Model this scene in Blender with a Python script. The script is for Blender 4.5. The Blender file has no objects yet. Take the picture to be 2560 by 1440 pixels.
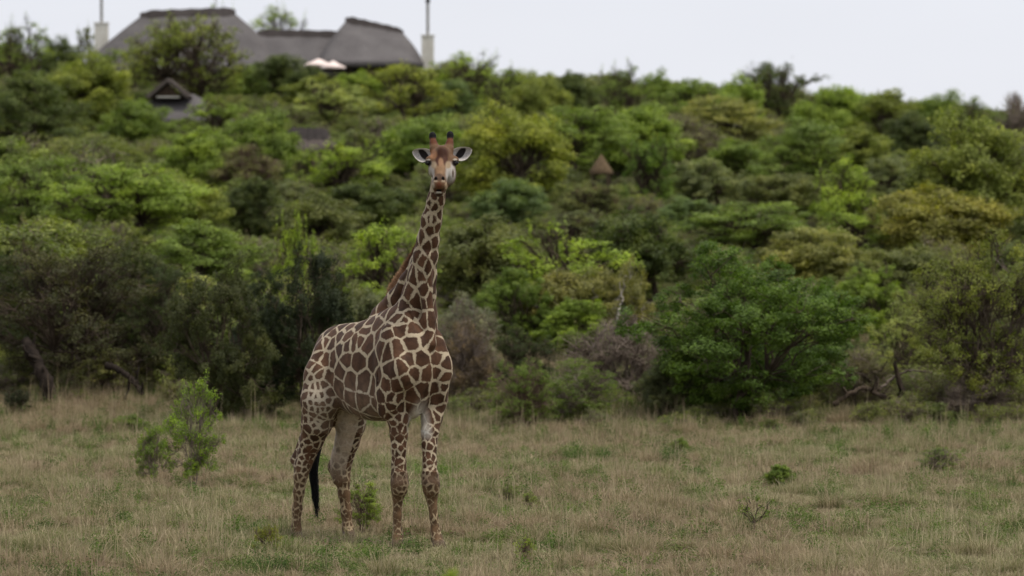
import bpy, math, random
import numpy as np
from mathutils import Vector, Matrix

# ------------------------------------------------------------------ camera, sky, sun, exposure
SC = bpy.context.scene
COL = SC.collection
FPX, HC, ROW0 = 11000.0, 3.56, 580.0       # focal length in 2560-px units, eye height, row of the level line

cam_d = bpy.data.cameras.new('camera')
cam = bpy.data.objects.new('camera', cam_d); COL.objects.link(cam)
cam.location = (0, 0, HC)
cam.rotation_euler = (math.radians(90) - math.atan((720 - ROW0) / FPX), 0, 0)
cam_d.sensor_width = 36.0
cam_d.lens = 36.0 * FPX / 2560.0
cam_d.clip_start = 0.5
cam_d.clip_end = 9000
cam_d.dof.use_dof = True
cam_d.dof.focus_distance = 49.5
cam_d.dof.aperture_fstop = 2.5
SC.camera = cam

SUN_EL, SUN_AZ = 66.0, 112.0               # azimuth measured from +Y (away from the eye) clockwise
world = bpy.data.worlds.new('World'); SC.world = world
world.use_nodes = True
wt = world.node_tree; wt.nodes.clear()
w_out = wt.nodes.new('ShaderNodeOutputWorld')
w_bg = wt.nodes.new('ShaderNodeBackground'); w_bg.inputs['Strength'].default_value = 0.1
w_sky = wt.nodes.new('ShaderNodeTexSky'); w_sky.sky_type = 'NISHITA'; w_sky.sun_disc = False
w_sky.sun_elevation = math.radians(SUN_EL); w_sky.sun_rotation = math.radians(SUN_AZ)
w_mix = wt.nodes.new('ShaderNodeMixRGB'); w_mix.inputs['Fac'].default_value = 0.9
w_mix.inputs['Color2'].default_value = (9.0, 9.15, 9.9, 1)       # even overcast cloud sheet
w_tc = wt.nodes.new('ShaderNodeTexCoord'); w_mp = wt.nodes.new('ShaderNodeMapping'); w_mp.inputs['Scale'].default_value = (1, 1, 3.5)
w_no = wt.nodes.new('ShaderNodeTexNoise'); w_no.inputs['Scale'].default_value = 3.0; w_no.inputs['Detail'].default_value = 5.0
w_rp = wt.nodes.new('ShaderNodeValToRGB')
w_rp.color_ramp.elements[0].position = 0.35; w_rp.color_ramp.elements[0].color = (0.93, 0.93, 0.935, 1)
w_rp.color_ramp.elements[1].position = 0.65; w_rp.color_ramp.elements[1].color = (1.0, 1.0, 1.0, 1)
w_mul = wt.nodes.new('ShaderNodeMixRGB'); w_mul.blend_type = 'MULTIPLY'; w_mul.inputs['Fac'].default_value = 1.0
w_mul.inputs['Color1'].default_value = (9.0, 9.15, 9.85, 1)       # even overcast cloud sheet, faintly mottled
wt.links.new(w_tc.outputs['Generated'], w_mp.inputs['Vector']); wt.links.new(w_mp.outputs['Vector'], w_no.inputs['Vector'])
wt.links.new(w_no.outputs['Fac'], w_rp.inputs['Fac']); wt.links.new(w_rp.outputs['Color'], w_mul.inputs['Color2']); wt.links.new(w_mul.outputs['Color'], w_mix.inputs['Color2'])
wt.links.new(w_sky.outputs['Color'], w_mix.inputs['Color1'])
wt.links.new(w_mix.outputs['Color'], w_bg.inputs['Color'])
wt.links.new(w_bg.outputs['Background'], w_out.inputs['Surface'])

sun_d = bpy.data.lights.new('sun', 'SUN'); sun_d.energy = 2.6; sun_d.angle = math.radians(14)
sun_d.color = (1.0, 0.95, 0.87)
sun = bpy.data.objects.new('sun', sun_d); COL.objects.link(sun)
_el, _az = math.radians(SUN_EL), math.radians(SUN_AZ)
sun_dir = Vector((math.sin(_az) * math.cos(_el), math.cos(_az) * math.cos(_el), math.sin(_el)))
sun.rotation_euler = sun_dir.to_track_quat('Z', 'Y').to_euler()
sun.location = (0, 0, 60)

SC.view_settings.view_transform = 'Standard'
SC.view_settings.look = 'None'
SC.view_settings.exposure = 0.0
SC.view_settings.gamma = 1.0
SC.view_settings.use_curve_mapping = False
SC.render.engine = 'CYCLES'
SC.cycles.use_denoising = True
SC.cycles.max_bounces = 4
SC.cycles.diffuse_bounces = 2
SC.cycles.glossy_bounces = 2
SC.cycles.transmission_bounces = 2
SC.cycles.transparent_max_bounces = 4
SC.cycles.caustics_reflective = False
SC.cycles.caustics_refractive = False

rng = np.random.default_rng(7)
random.seed(7)

# ------------------------------------------------------------------ helpers
def lin(r, g, b, k=1.0):
    def f(c):
        c /= 255.0
        return k * (c / 12.92 if c <= 0.04045 else ((c + 0.055) / 1.055) ** 2.4)
    return (f(r), f(g), f(b), 1.0)

def at(px, row, y):
    """point at depth y that stands at this place of the picture"""
    return np.array(((px - 1280.0) * y / FPX, y, HC - (row - ROW0) * y / FPX))

def tag(o, label=None, cat=None, group=None, kind=None):
    if label: o['label'] = label
    if cat: o['category'] = cat
    if group: o['group'] = group
    if kind: o['kind'] = kind
    return o

def empty(name, loc=(0, 0, 0), rz=0.0):
    o = bpy.data.objects.new(name, None); COL.objects.link(o)
    o.location = loc; o.rotation_euler = (0, 0, rz); o.empty_display_size = 0.2
    return o

def mk_mesh(name, V, F, mat=None, smooth=False):
    """V (n,3); F an int array (m,3|4) or a list of such arrays"""
    V = np.asarray(V, dtype=np.float32).reshape(-1, 3)
    if not isinstance(F, list): F = [F]
    F = [np.asarray(f, dtype=np.int32) for f in F if len(f)]
    me = bpy.data.meshes.new(name)
    me.vertices.add(len(V)); me.vertices.foreach_set('co', V.ravel())
    nl = sum(f.size for f in F); npoly = sum(len(f) for f in F)
    me.loops.add(nl); me.loops.foreach_set('vertex_index', np.concatenate([f.ravel() for f in F]))
    tot = np.concatenate([np.full(len(f), f.shape[1], np.int32) for f in F])
    st = np.concatenate(([0], np.cumsum(tot)[:-1])).astype(np.int32)
    me.polygons.add(npoly); me.polygons.foreach_set('loop_start', st)
    try: me.polygons.foreach_set('loop_total', tot)
    except Exception: pass
    me.polygons.foreach_set('use_smooth', np.full(npoly, smooth, dtype=bool))
    me.update(calc_edges=True); me.validate()
    if mat: me.materials.append(mat)
    return me

def obj(name, me, parent=None, loc=None):
    o = bpy.data.objects.new(name, me); COL.objects.link(o)
    if parent is not None: o.parent = parent
    if loc is not None: o.location = loc
    return o

def norm(a, axis=-1):
    return a / (np.linalg.norm(a, axis=axis, keepdims=True) + 1e-9)

def tubes(P, R, sides=5):
    """P (n,m,3) polylines, R (n,m) radii -> verts, quads"""
    P = np.asarray(P, float); R = np.asarray(R, float)
    n, m, _ = P.shape
    T = np.empty_like(P); T[:, 1:-1] = P[:, 2:] - P[:, :-2]; T[:, 0] = P[:, 1] - P[:, 0]; T[:, -1] = P[:, -1] - P[:, -2]
    T = norm(T)
    up = np.where(np.abs(T[..., 2:3]) > 0.9, np.array([1.0, 0, 0]), np.array([0, 0, 1.0]))
    A = norm(np.cross(T, up)); B = np.cross(T, A)
    th = np.linspace(0, 2 * np.pi, sides, endpoint=False)
    V = P[:, :, None] + R[:, :, None, None] * (A[:, :, None] * np.cos(th)[None, None, :, None] + B[:, :, None] * np.sin(th)[None, None, :, None])
    V = V.reshape(-1, 3)
    i = np.arange(n)[:, None, None]; j = np.arange(m - 1)[None, :, None]; k = np.arange(sides)[None, None, :]
    k2 = (k + 1) % sides
    a = (i * m + j) * sides + k; b = (i * m + j) * sides + k2
    c = (i * m + j + 1) * sides + k2; d = (i * m + j + 1) * sides + k
    return V, np.stack([a, b, c, d], -1).reshape(-1, 4)

class MB:
    """collects shapes into one mesh"""
    def __init__(s): s.V = []; s.F4 = []; s.F3 = []; s.n = 0
    def add(s, V, F):
        V = np.asarray(V, float).reshape(-1, 3); F = np.asarray(F, int)
        (s.F4 if F.shape[1] == 4 else s.F3).append(F + s.n)
        s.V.append(V); s.n += len(V); return s
    def box(s, lo, hi):
        x0, y0, z0 = lo; x1, y1, z1 = hi
        V = [(x0,y0,z0),(x1,y0,z0),(x1,y1,z0),(x0,y1,z0),(x0,y0,z1),(x1,y0,z1),(x1,y1,z1),(x0,y1,z1)]
        return s.add(V, [(0,3,2,1),(4,5,6,7),(0,1,5,4),(1,2,6,5),(2,3,7,6),(3,0,4,7)])
    def tube(s, pts, r, sides=8):
        r = np.full(len(pts), r) if np.isscalar(r) else np.asarray(r)
        return s.add(*tubes(np.asarray(pts)[None], r[None], sides))
    def mesh(s, name, mat, smooth=False):
        F = []
        if s.F4: F.append(np.concatenate(s.F4))
        if s.F3: F.append(np.concatenate(s.F3))
        return mk_mesh(name, np.concatenate(s.V), F, mat, smooth)
    def build(s, name, mat, parent=None, smooth=False):
        return obj(name, s.mesh(name, mat, smooth), parent)

# ------------------------------------------------------------------ materials
def new_mat(name):
    m = bpy.data.materials.new(name); m.use_nodes = True
    nt = m.node_tree; nt.nodes.clear()
    out = nt.nodes.new('ShaderNodeOutputMaterial')
    return m, nt, out

def N(nt, t, **kw):
    n = nt.nodes.new(t)
    for k, v in kw.items():
        if k in n.inputs: n.inputs[k].default_value = v
        else: setattr(n, k, v)
    return n

def ramp(nt, fac, stops):
    r = nt.nodes.new('ShaderNodeValToRGB')
    e = r.color_ramp.elements
    while len(e) < len(stops): e.new(0.5)
    for el, (p, c) in zip(e, stops):
        el.position = p; el.color = c if len(c) == 4 else (*c, 1)
    nt.links.new(fac, r.inputs['Fac']); return r.outputs['Color']

def mixc(nt, fac, a, b, mode='MIX'):
    m = nt.nodes.new('ShaderNodeMixRGB'); m.blend_type = mode
    for s, v in (('Fac', fac), ('Color1', a), ('Color2', b)):
        if isinstance(v, (int, float, tuple)): m.inputs[s].default_value = v
        else: nt.links.new(v, m.inputs[s])
    return m.outputs['Color']

def surf_mat(name, cols, scale=4.0, rough=0.9, bump=0.0, bscale=30.0, stretch=(1, 1, 1), spec=0.2):
    """plain weathered surface: colour stops over layered noise, fine bump"""
    m, nt, out = new_mat(name)
    tc = N(nt, 'ShaderNodeTexCoord'); mp = N(nt, 'ShaderNodeMapping'); mp.inputs['Scale'].default_value = stretch
    nt.links.new(tc.outputs['Object'], mp.inputs['Vector'])
    no = N(nt, 'ShaderNodeTexNoise', Scale=scale, Detail=8.0, Roughness=0.65)
    nt.links.new(mp.outputs['Vector'], no.inputs['Vector'])
    k = len(cols)
    c = ramp(nt, no.outputs['Fac'], [(0.3 + 0.4 * i / max(1, k - 1), cols[i]) for i in range(k)])
    b = N(nt, 'ShaderNodeBsdfPrincipled'); b.inputs['Roughness'].default_value = rough
    b.inputs['Specular IOR Level'].default_value = spec
    nt.links.new(c, b.inputs['Base Color'])
    if bump:
        n2 = N(nt, 'ShaderNodeTexNoise', Scale=bscale, Detail=6.0); nt.links.new(mp.outputs['Vector'], n2.inputs['Vector'])
        bp = N(nt, 'ShaderNodeBump', Strength=bump, Distance=0.05)
        nt.links.new(n2.outputs['Fac'], bp.inputs['Height']); nt.links.new(bp.outputs['Normal'], b.inputs['Normal'])
    nt.links.new(b.outputs[0], out.inputs['Surface'])
    return m

def leaf_mat(name, from_object=True, stops=None, trans=0.36, spread=0.35, hue=(0.12, 0.07, 0.01)):
    """leaf colour: the plant's own colour, varied leaf by leaf and clump by clump"""
    m, nt, out = new_mat(name)
    oi = N(nt, 'ShaderNodeObjectInfo'); ge = N(nt, 'ShaderNodeNewGeometry'); tc = N(nt, 'ShaderNodeTexCoord')
    if from_object: base = oi.outputs['Color']
    else: base = ramp(nt, oi.outputs['Random'], stops)
    no = N(nt, 'ShaderNodeTexNoise', Scale=5.0, Detail=3.0)
    ad = N(nt, 'ShaderNodeVectorMath'); ad.operation = 'ADD'
    nt.links.new(tc.outputs['Object'], ad.inputs[0]); nt.links.new(oi.outputs['Location'], ad.inputs[1])
    nt.links.new(ad.outputs[0], no.inputs['Vector'])
    v = N(nt, 'ShaderNodeMath'); v.operation = 'MULTIPLY_ADD'
    nt.links.new(ge.outputs['Random Per Island'], v.inputs[0]); v.inputs[1].default_value = spread * 2; v.inputs[2].default_value = 1 - spread
    v2 = N(nt, 'ShaderNodeMapRange'); nt.links.new(no.outputs['Fac'], v2.inputs['Value'])
    v2.inputs['From Min'].default_value = 0.3; v2.inputs['From Max'].default_value = 0.7
    v2.inputs['To Min'].default_value = 0.98; v2.inputs['To Max'].default_value = 1.85
    mu = N(nt, 'ShaderNodeMath'); mu.operation = 'MULTIPLY'
    nt.links.new(v.outputs[0], mu.inputs[0]); nt.links.new(v2.outputs[0], mu.inputs[1])
    c = mixc(nt, 1.0, base, mu.outputs[0], 'MULTIPLY')
    warm = mixc(nt, 1.0, c, (1.22, 1.08, 0.8, 1), 'MULTIPLY')
    wf = N(nt, 'ShaderNodeMapRange'); nt.links.new(no.outputs['Fac'], wf.inputs['Value'])
    wf.inputs['From Min'].default_value = 0.45; wf.inputs['From Max'].default_value = 0.75
    c = mixc(nt, wf.outputs[0], c, warm)
    d = N(nt, 'ShaderNodeBsdfPrincipled'); d.inputs['Roughness'].default_value = 0.55; d.inputs['Specular IOR Level'].default_value = 0.25
    t = N(nt, 'ShaderNodeBsdfTranslucent')
    tcol = mixc(nt, 1.0, c, (1.15, 1.3, 0.6, 1), 'MULTIPLY')
    nt.links.new(c, d.inputs['Base Color']); nt.links.new(tcol, t.inputs['Color'])
    ms = N(nt, 'ShaderNodeMixShader'); ms.inputs[0].default_value = trans
    nt.links.new(d.outputs[0], ms.inputs[1]); nt.links.new(t.outputs[0], ms.inputs[2])
    nt.links.new(ms.outputs[0], out.inputs['Surface'])
    return m

M_LEAF = leaf_mat('leaf')
M_LEAF_FILL = leaf_mat('thicket_leaf', False, [(0.0, lin(90, 102, 50)), (0.22, lin(112, 118, 58)), (0.42, lin(80, 90, 48)),
                       (0.60, lin(108, 108, 64)), (0.8, lin(108, 120, 54)), (1.0, lin(98, 102, 72))])
M_BARK = surf_mat('dark_bark', [lin(42, 34, 28), lin(78, 66, 54), lin(100, 90, 78)], 9.0, 0.95, 0.5)
M_BARK_PALE = surf_mat('pale_bark', [lin(120, 110, 98), lin(165, 155, 142), lin(190, 182, 170)], 7.0, 0.9, 0.3)
M_TWIG = surf_mat('grey_twig', [lin(92, 80, 70), lin(128, 114, 102), lin(150, 138, 126)], 3.0, 0.95)
M_TWIG_RED = surf_mat('reddish_twig', [lin(84, 66, 56), lin(112, 92, 80), lin(132, 114, 102)], 3.0, 0.95)

# ------------------------------------------------------------------ terrain
def sstep(a, b, x):
    t = np.clip((x - a) / (b - a), 0, 1); return t * t * (3 - 2 * t)

def terrain(x, y):
    x = np.asarray(x, float); y = np.asarray(y, float)
    crest = np.interp(x, [-80, -45, -30, -6, 2, 10, 22, 37, 60, 90], [11.5, 13.2, 13.8, 13.8, 13.3, 12.4, 11.2, 9.3, 7.5, 6])
    t = (y - 80.0) / 250.0
    t = np.where(t < 0.03, np.maximum(t + 0.03, 0) ** 2 / 0.12, t)
    z = crest * np.minimum(t, 1.0)
    z = z - np.maximum(y - 330, 0) * 0.07
    z = np.maximum(z, -6.0)
    lump = 0.35 * np.sin(x * 0.31 + 1.3) * np.sin(y * 0.17 + 0.4) + 0.22 * np.sin(x * 0.73 + y * 0.41)
    z = z + lump * sstep(82, 120, y)
    z = z + 0.12 * sstep(68, 88, y) * (1 - sstep(-9, -3, x)) * (1 - sstep(95, 130, y))
    z = z + 0.03 * np.sin(x * 1.3 + 0.6 * y) * np.sin(y * 0.9 - 0.5 * x) * (1 - sstep(90, 130, y)) * sstep(40, 54, np.abs(y - 50) + 40)
    return z

def depth_for(px, row, lo=52.0, hi=334.0):
    ys = np.linspace(lo, hi, 3000)
    xs = (px - 1280) * ys / FPX
    rows = ROW0 + FPX * (HC - terrain(xs, ys)) / ys
    i = np.argmin(np.abs(rows - row))
    return float(ys[i])

def ground_mat():
    m, nt, out = new_mat('bush_soil')
    ge = N(nt, 'ShaderNodeNewGeometry')
    n1 = N(nt, 'ShaderNodeTexNoise', Scale=0.45, Detail=6.0, Roughness=0.6); nt.links.new(ge.outputs['Position'], n1.inputs['Vector'])
    n2 = N(nt, 'ShaderNodeTexNoise', Scale=9.0, Detail=8.0, Roughness=0.7); nt.links.new(ge.outputs['Position'], n2.inputs['Vector'])
    c1 = ramp(nt, n1.outputs['Fac'], [(0.3, lin(66, 76, 38)), (0.55, lin(82, 84, 48)), (0.75, lin(92, 78, 58))])
    c2 = ramp(nt, n2.outputs['Fac'], [(0.3, (0.45, 0.45, 0.45)), (0.7, (1.15, 1.15, 1.15))])
    c = mixc(nt, 1.0, c1, c2, 'MULTIPLY')
    b = N(nt, 'ShaderNodeBsdfPrincipled'); b.inputs['Roughness'].default_value = 1.0; b.inputs['Specular IOR Level'].default_value = 0.05
    nt.links.new(c, b.inputs['Base Color'])
    bp = N(nt, 'ShaderNodeBump', Strength=0.8, Distance=0.08); nt.links.new(n2.outputs['Fac'], bp.inputs['Height'])
    nt.links.new(bp.outputs['Normal'], b.inputs['Normal'])
    nt.links.new(b.outputs[0], out.inputs['Surface'])
    return m

def build_ground():
    xs = np.concatenate([-np.geomspace(60, 4000, 26)[::-1], np.linspace(-58, 58, 233), np.geomspace(60, 4000, 26)])
    ys = np.concatenate([[-400, -100, -20, 0, 10, 20], np.linspace(28, 110, 165), np.linspace(111, 345, 160), np.geomspace(350, 6000, 30)])
    X, Y = np.meshgrid(xs, ys)
    Z = terrain(X, Y)
    V = np.stack([X, Y, Z], -1).reshape(-1, 3)
    nx, ny = len(xs), len(ys)
    i, j = np.meshgrid(np.arange(nx - 1), np.arange(ny - 1))
    a = (j * nx + i).ravel()
    F = np.stack([a, a + 1, a + nx + 1, a + nx], -1)
    o = obj('ground', mk_mesh('ground', V, F, ground_mat(), True))
    tag(o, 'rough grassland floor rising into a bush covered hillside', 'ground', kind='structure')
build_ground()

# ------------------------------------------------------------------ lodge and the other thatched buildings
def thatch_mat(name, cols):
    m, nt, out = new_mat(name)
    tc = N(nt, 'ShaderNodeTexCoord')
    mp = N(nt, 'ShaderNodeMapping'); mp.inputs['Scale'].default_value = (9, 9, 1.6)
    nt.links.new(tc.outputs['Object'], mp.inputs['Vector'])
    n1 = N(nt, 'ShaderNodeTexNoise', Scale=1.0, Detail=8.0, Roughness=0.7); nt.links.new(mp.outputs['Vector'], n1.inputs['Vector'])
    n2 = N(nt, 'ShaderNodeTexNoise', Scale=0.5, Detail=4.0); nt.links.new(tc.outputs['Object'], n2.inputs['Vector'])
    mx = N(nt, 'ShaderNodeMath'); mx.operation = 'MULTIPLY_ADD'
    nt.links.new(n1.outputs['Fac'], mx.inputs[0]); mx.inputs[1].default_value = 0.6
    m3 = N(nt, 'ShaderNodeMath'); m3.operation = 'MULTIPLY'; nt.links.new(n2.outputs['Fac'], m3.inputs[0]); m3.inputs[1].default_value = 0.4
    nt.links.new(m3.outputs[0], mx.inputs[2])
    c = ramp(nt, mx.outputs[0], [(0.32, cols[0]), (0.5, cols[1]), (0.68, cols[2])])
    b = N(nt, 'ShaderNodeBsdfPrincipled'); b.inputs['Roughness'].default_value = 1.0; b.inputs['Specular IOR Level'].default_value = 0.05
    nt.links.new(c, b.inputs['Base Color'])
    bp = N(nt, 'ShaderNodeBump', Strength=0.9, Distance=0.06); nt.links.new(n1.outputs['Fac'], bp.inputs['Height'])
    nt.links.new(bp.outputs['Normal'], b.inputs['Normal'])
    nt.links.new(b.outputs[0], out.inputs['Surface'])
    return m

M_THATCH = thatch_mat('grey_thatch', [lin(78, 75, 74), lin(100, 96, 95), lin(120, 116, 114)])
M_THATCH_DK = thatch_mat('weathered_dark_thatch', [lin(70, 62, 58), lin(92, 84, 79), lin(108, 99, 93)])
M_THATCH_BR = thatch_mat('brown_thatch', [lin(80, 66, 50), lin(104, 88, 68), lin(124, 106, 84)])
M_CAP = thatch_mat('ridge_capping', [lin(50, 46, 44), lin(68, 63, 61), lin(86, 81, 78)])
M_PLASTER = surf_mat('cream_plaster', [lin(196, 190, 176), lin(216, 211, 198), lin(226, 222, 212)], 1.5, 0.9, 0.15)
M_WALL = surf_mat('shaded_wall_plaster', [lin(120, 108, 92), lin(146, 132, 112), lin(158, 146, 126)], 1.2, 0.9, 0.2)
M_TIMBER = surf_mat('dark_timber', [lin(50, 40, 32), lin(74, 60, 48), lin(88, 74, 60)], 6.0, 0.85, 0.3, stretch=(1, 1, 0.2))
M_STEEL = surf_mat('flue_steel', [lin(108, 104, 98), lin(132, 128, 120), lin(150, 146, 138)], 3.0, 0.5, spec=0.5)
M_BLACK = surf_mat('black_metal_and_shade', [lin(24, 23, 22), lin(36, 34, 33)], 4.0, 0.6)  # black metal of the cowls, also the painted shade of the verandah openings
M_STONE = surf_mat('reddish_stone', [lin(104, 80, 66), lin(134, 106, 88), lin(150, 124, 106)], 3.0, 0.95, 0.5)
M_CANVAS = surf_mat('pale_canvas', [lin(222, 196, 184), lin(236, 216, 206), lin(240, 226, 218)], 1.5, 0.8)

def hip_roof(parent, c, ez, hl, hw, r0, r1, rz=0.0, sag=0.12, exp=3.2, th=0.35, mat=None, cap=True, name='thatch_roof'):
    """c eave centre (x,y); ez eave height; hl, hw half length and width; r0, r1 ridge ends (lx, z) in the roof's own frame"""
    mat = mat or M_THATCH
    n, m = 72, 14
    th_ = np.linspace(0, 2 * np.pi, n, endpoint=False)
    cx, sy = np.cos(th_), np.sin(th_)
    rr = (np.abs(cx) ** exp + np.abs(sy) ** exp) ** (-1 / exp)
    ex, ey = hl * rr * cx, hw * rr * sy
    t = np.clip((ex / hl + 1) / 2, 0, 1); t = np.clip((t - 0.14) / 0.72, 0, 1)
    rx = r0[0] + (r1[0] - r0[0]) * t; rzv = r0[1] + (r1[1] - r0[1]) * t
    ry = 0.12 * np.sign(ey) * np.minimum(1, np.abs(ey) / hw * 2)
    L = []
    L.append(np.stack([ex * 0.965, ey * 0.96, np.full(n, ez - th)], -1))
    for s in np.linspace(0, 1, m):
        bow = sag * math.sin(math.pi * s)
        wob = 0.03 * np.sin(th_ * 11 + s * 5) * (1 - s)
        L.append(np.stack([ex + (rx - ex) * s + cx * bow, ey + (ry - ey) * s + sy * bow, ez + (rzv - ez) * s + bow * 0.5 + wob], -1))
    V = np.concatenate(L)
    F = []
    for a in range(len(L) - 1):
        for k in range(n):
            F.append((a * n + k, a * n + (k + 1) % n, (a + 1) * n + (k + 1) % n, (a + 1) * n + k))
    # soffit closing the underside
    V = np.concatenate([V, [[0, 0, ez - th * 0.4]]]); ci = len(V) - 1
    T = [((k + 1) % n, k, ci) for k in range(n)]
    co, si = math.cos(rz), math.sin(rz)
    def place(P):
        P = np.asarray(P, float); Q = P.copy()
        Q[..., 0] = c[0] + P[..., 0] * co - P[..., 1] * si
        Q[..., 1] = c[1] + P[..., 0] * si + P[..., 1] * co
        return Q
    roof = obj(name, mk_mesh(name, place(V), [np.array(F), np.array(T)], mat, True), parent)
    if cap:
        # saddle shaped capping laid over the ridge, its lower edges standing proud
        mb = MB(); k = 18
        prof = np.array([(-0.72, -0.80), (-0.86, -0.55), (-0.46, -0.04), (-0.18, 0.22), (0.18, 0.22), (0.46, -0.04), (0.86, -0.55), (0.72, -0.80)])
        rows = []
        for i, s in enumerate(np.linspace(-0.05, 1.05, k)):
            x = r0[0] + (r1[0] - r0[0]) * s; z = r0[1] + (r1[1] - r0[1]) * s
            dip = 0.16 * max(0, abs(s - 0.5) * 2 - 0.85) / 0.25 + 0.03 * math.sin(i * 1.9)
            rows.append(np.stack([np.full(8, x), prof[:, 0], z + prof[:, 1] - dip], -1))
        V2 = np.concatenate(rows); F2 = []
        for a in range(k - 1):
            for q in range(8):
                F2.append((a * 8 + q, a * 8 + (q + 1) % 8, (a + 1) * 8 + (q + 1) % 8, (a + 1) * 8 + q))
        F2 += [(0, 1, 2, 3), (4, 5, 6, 7), (0, 3, 4, 7)]
        b = (k - 1) * 8
        F2 += [(b + 3, b + 2, b + 1, b), (b + 7, b + 6, b + 5, b + 4), (b + 7, b + 4, b + 3, b)]
        obj('ridge_cap', mk_mesh('ridge_cap', place(V2), np.array(F2), M_CAP, False), roof)
    return roof

def build_lodge():
    Y = 330.0
    def X(px, y=Y): return (px - 1280) * y / FPX
    def Z(row, y=Y): return HC - (row - ROW0) * y / FPX
    root = empty('thatched_lodge', (X(640), Y, float(terrain(X(640), Y))))
    tag(root, 'big grey thatched lodge with three joined roofs on top of the hill', 'lodge')
    inv = Matrix.Translation(-Vector(root.location))
    parts = []
    # left high roof
    cx = X(468)
    parts.append(hip_roof(root, (cx, Y), Z(186), X(745) - cx, 6.5, (X(362) - cx, Z(34)), (X(578) - cx, Z(26)), sag=0.15, exp=3.0))
    # linking roof
    cx = X(745)
    parts.append(hip_roof(root, (cx, Y - 0.4), Z(190), X(920) - cx, 5.2, (X(655) - cx, Z(81)), (X(872) - cx, Z(86)), sag=0.05, exp=4))
    # right roof
    cx = X(928)
    parts.append(hip_roof(root, (cx, Y - 1.5), Z(165), X(1064) - cx, 5.4, (X(872) - cx, Z(50)), (X(1004) - cx, Z(80)), sag=0.12, exp=4.0))
    # walls, verandah posts
    gz = float(terrain(X(640), Y)) - 0.6
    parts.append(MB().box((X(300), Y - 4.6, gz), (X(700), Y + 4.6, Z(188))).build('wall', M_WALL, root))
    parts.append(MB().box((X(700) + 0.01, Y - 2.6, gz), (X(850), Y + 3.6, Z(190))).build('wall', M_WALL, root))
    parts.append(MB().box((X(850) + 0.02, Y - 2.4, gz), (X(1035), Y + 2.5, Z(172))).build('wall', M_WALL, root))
    for px in (880, 920, 960, 1000, 1040):
        parts.append(MB().tube([(X(px), Y - 5.9, gz), (X(px), Y - 5.9, Z(170))], 0.13).build('verandah_post', M_TIMBER, root))
    parts.append(MB().box((X(870), Y - 2.46, gz + 0.3), (X(940), Y - 2.40, Z(185))).build('opening_shade_panel', M_BLACK, root))  # black panels on the wall paint the shade inside the verandah openings
    parts.append(MB().box((X(955), Y - 2.46, gz + 0.3), (X(1020), Y - 2.40, Z(182))).build('opening_shade_panel', M_BLACK, root))
    # chimneys
    for (x0, x1, top, bot, y, ftop, capd) in ((238, 271, 57, 200, Y - 0.5, -40, False), (1054, 1085, 88, 230, Y - 3.0, 2, True)):
        mb = MB(); w = X(x1, y) - X(x0, y)
        mb.box((X(x0, y), y - w * 0.5, Z(bot, y)), (X(x1, y), y + w * 0.5, Z(top + 3, y)))
        st = mb.build('chimney', M_PLASTER, root); parts.append(st)
        MB().box((X(x0, y) - 0.05, y - w * 0.5 - 0.05, Z(top + 3, y) + 0.003), (X(x1, y) + 0.05, y + w * 0.5 + 0.05, Z(top, y))).build('chimney_coping', M_PLASTER, st)
        xm = X((x0 + x1) / 2, y)
        MB().tube([(xm, y, Z(top, y)), (xm, y, Z(ftop, y))], 0.11, 12).build('flue_pipe', M_STEEL, st, True)
        MB().tube([(xm, y, Z(ftop + 5, y)), (xm, y, Z(ftop + 2, y)), (xm + 0.05, y, Z(ftop - 6, y))], [0.17, 0.19, 0.12], 12).build('flue_cowl', M_BLACK, st, True)
    for p in parts: p.matrix_parent_inverse = inv
build_lodge()

def parasol(px, top, w, y, label):
    x, yy, z = at(px, top, y); R = w * y / FPX / 2; gz = float(terrain(x, y))
    root = empty('patio_parasol', (x, y, gz)); tag(root, label, 'parasol', 'parasols on the lodge terrace')
    h = z - gz
    n = 8
    for k in range(n):
        a0, a1 = 2 * math.pi * k / n, 2 * math.pi * (k + 1) / n
        def P(a, r, zz): return (r * math.cos(a), r * math.sin(a), zz)
        d = 0.42
        V = [P(a0, 0.06, h), P(a1, 0.06, h), P(a1, R * 0.5, h - d * 0.58), P(a0, R * 0.5, h - d * 0.58), P(a1, R, h - d), P(a0, R, h - d), P(a1, R, h - d - 0.14), P(a0, R, h - d - 0.14)]
        obj('canopy_panel', mk_mesh('canopy_panel', V, np.array([(0, 3, 2, 1), (3, 5, 4, 2), (5, 7, 6, 4)]), M_CANVAS), root)
    MB().tube([(0, 0, 0), (0, 0, h + 0.08)], 0.03).build('pole', M_TIMBER, root)
    MB().tube([(0, 0, 0), (0, 0, 0.1)], [0.3, 0.28], 16).build('base', M_STONE, root)
parasol(797, 147, 78, 321.0, 'left of two pale canvas parasols below the middle lodge roof')
parasol(833, 152, 62, 318.0, 'right of two pale canvas parasols below the middle lodge roof')

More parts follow.
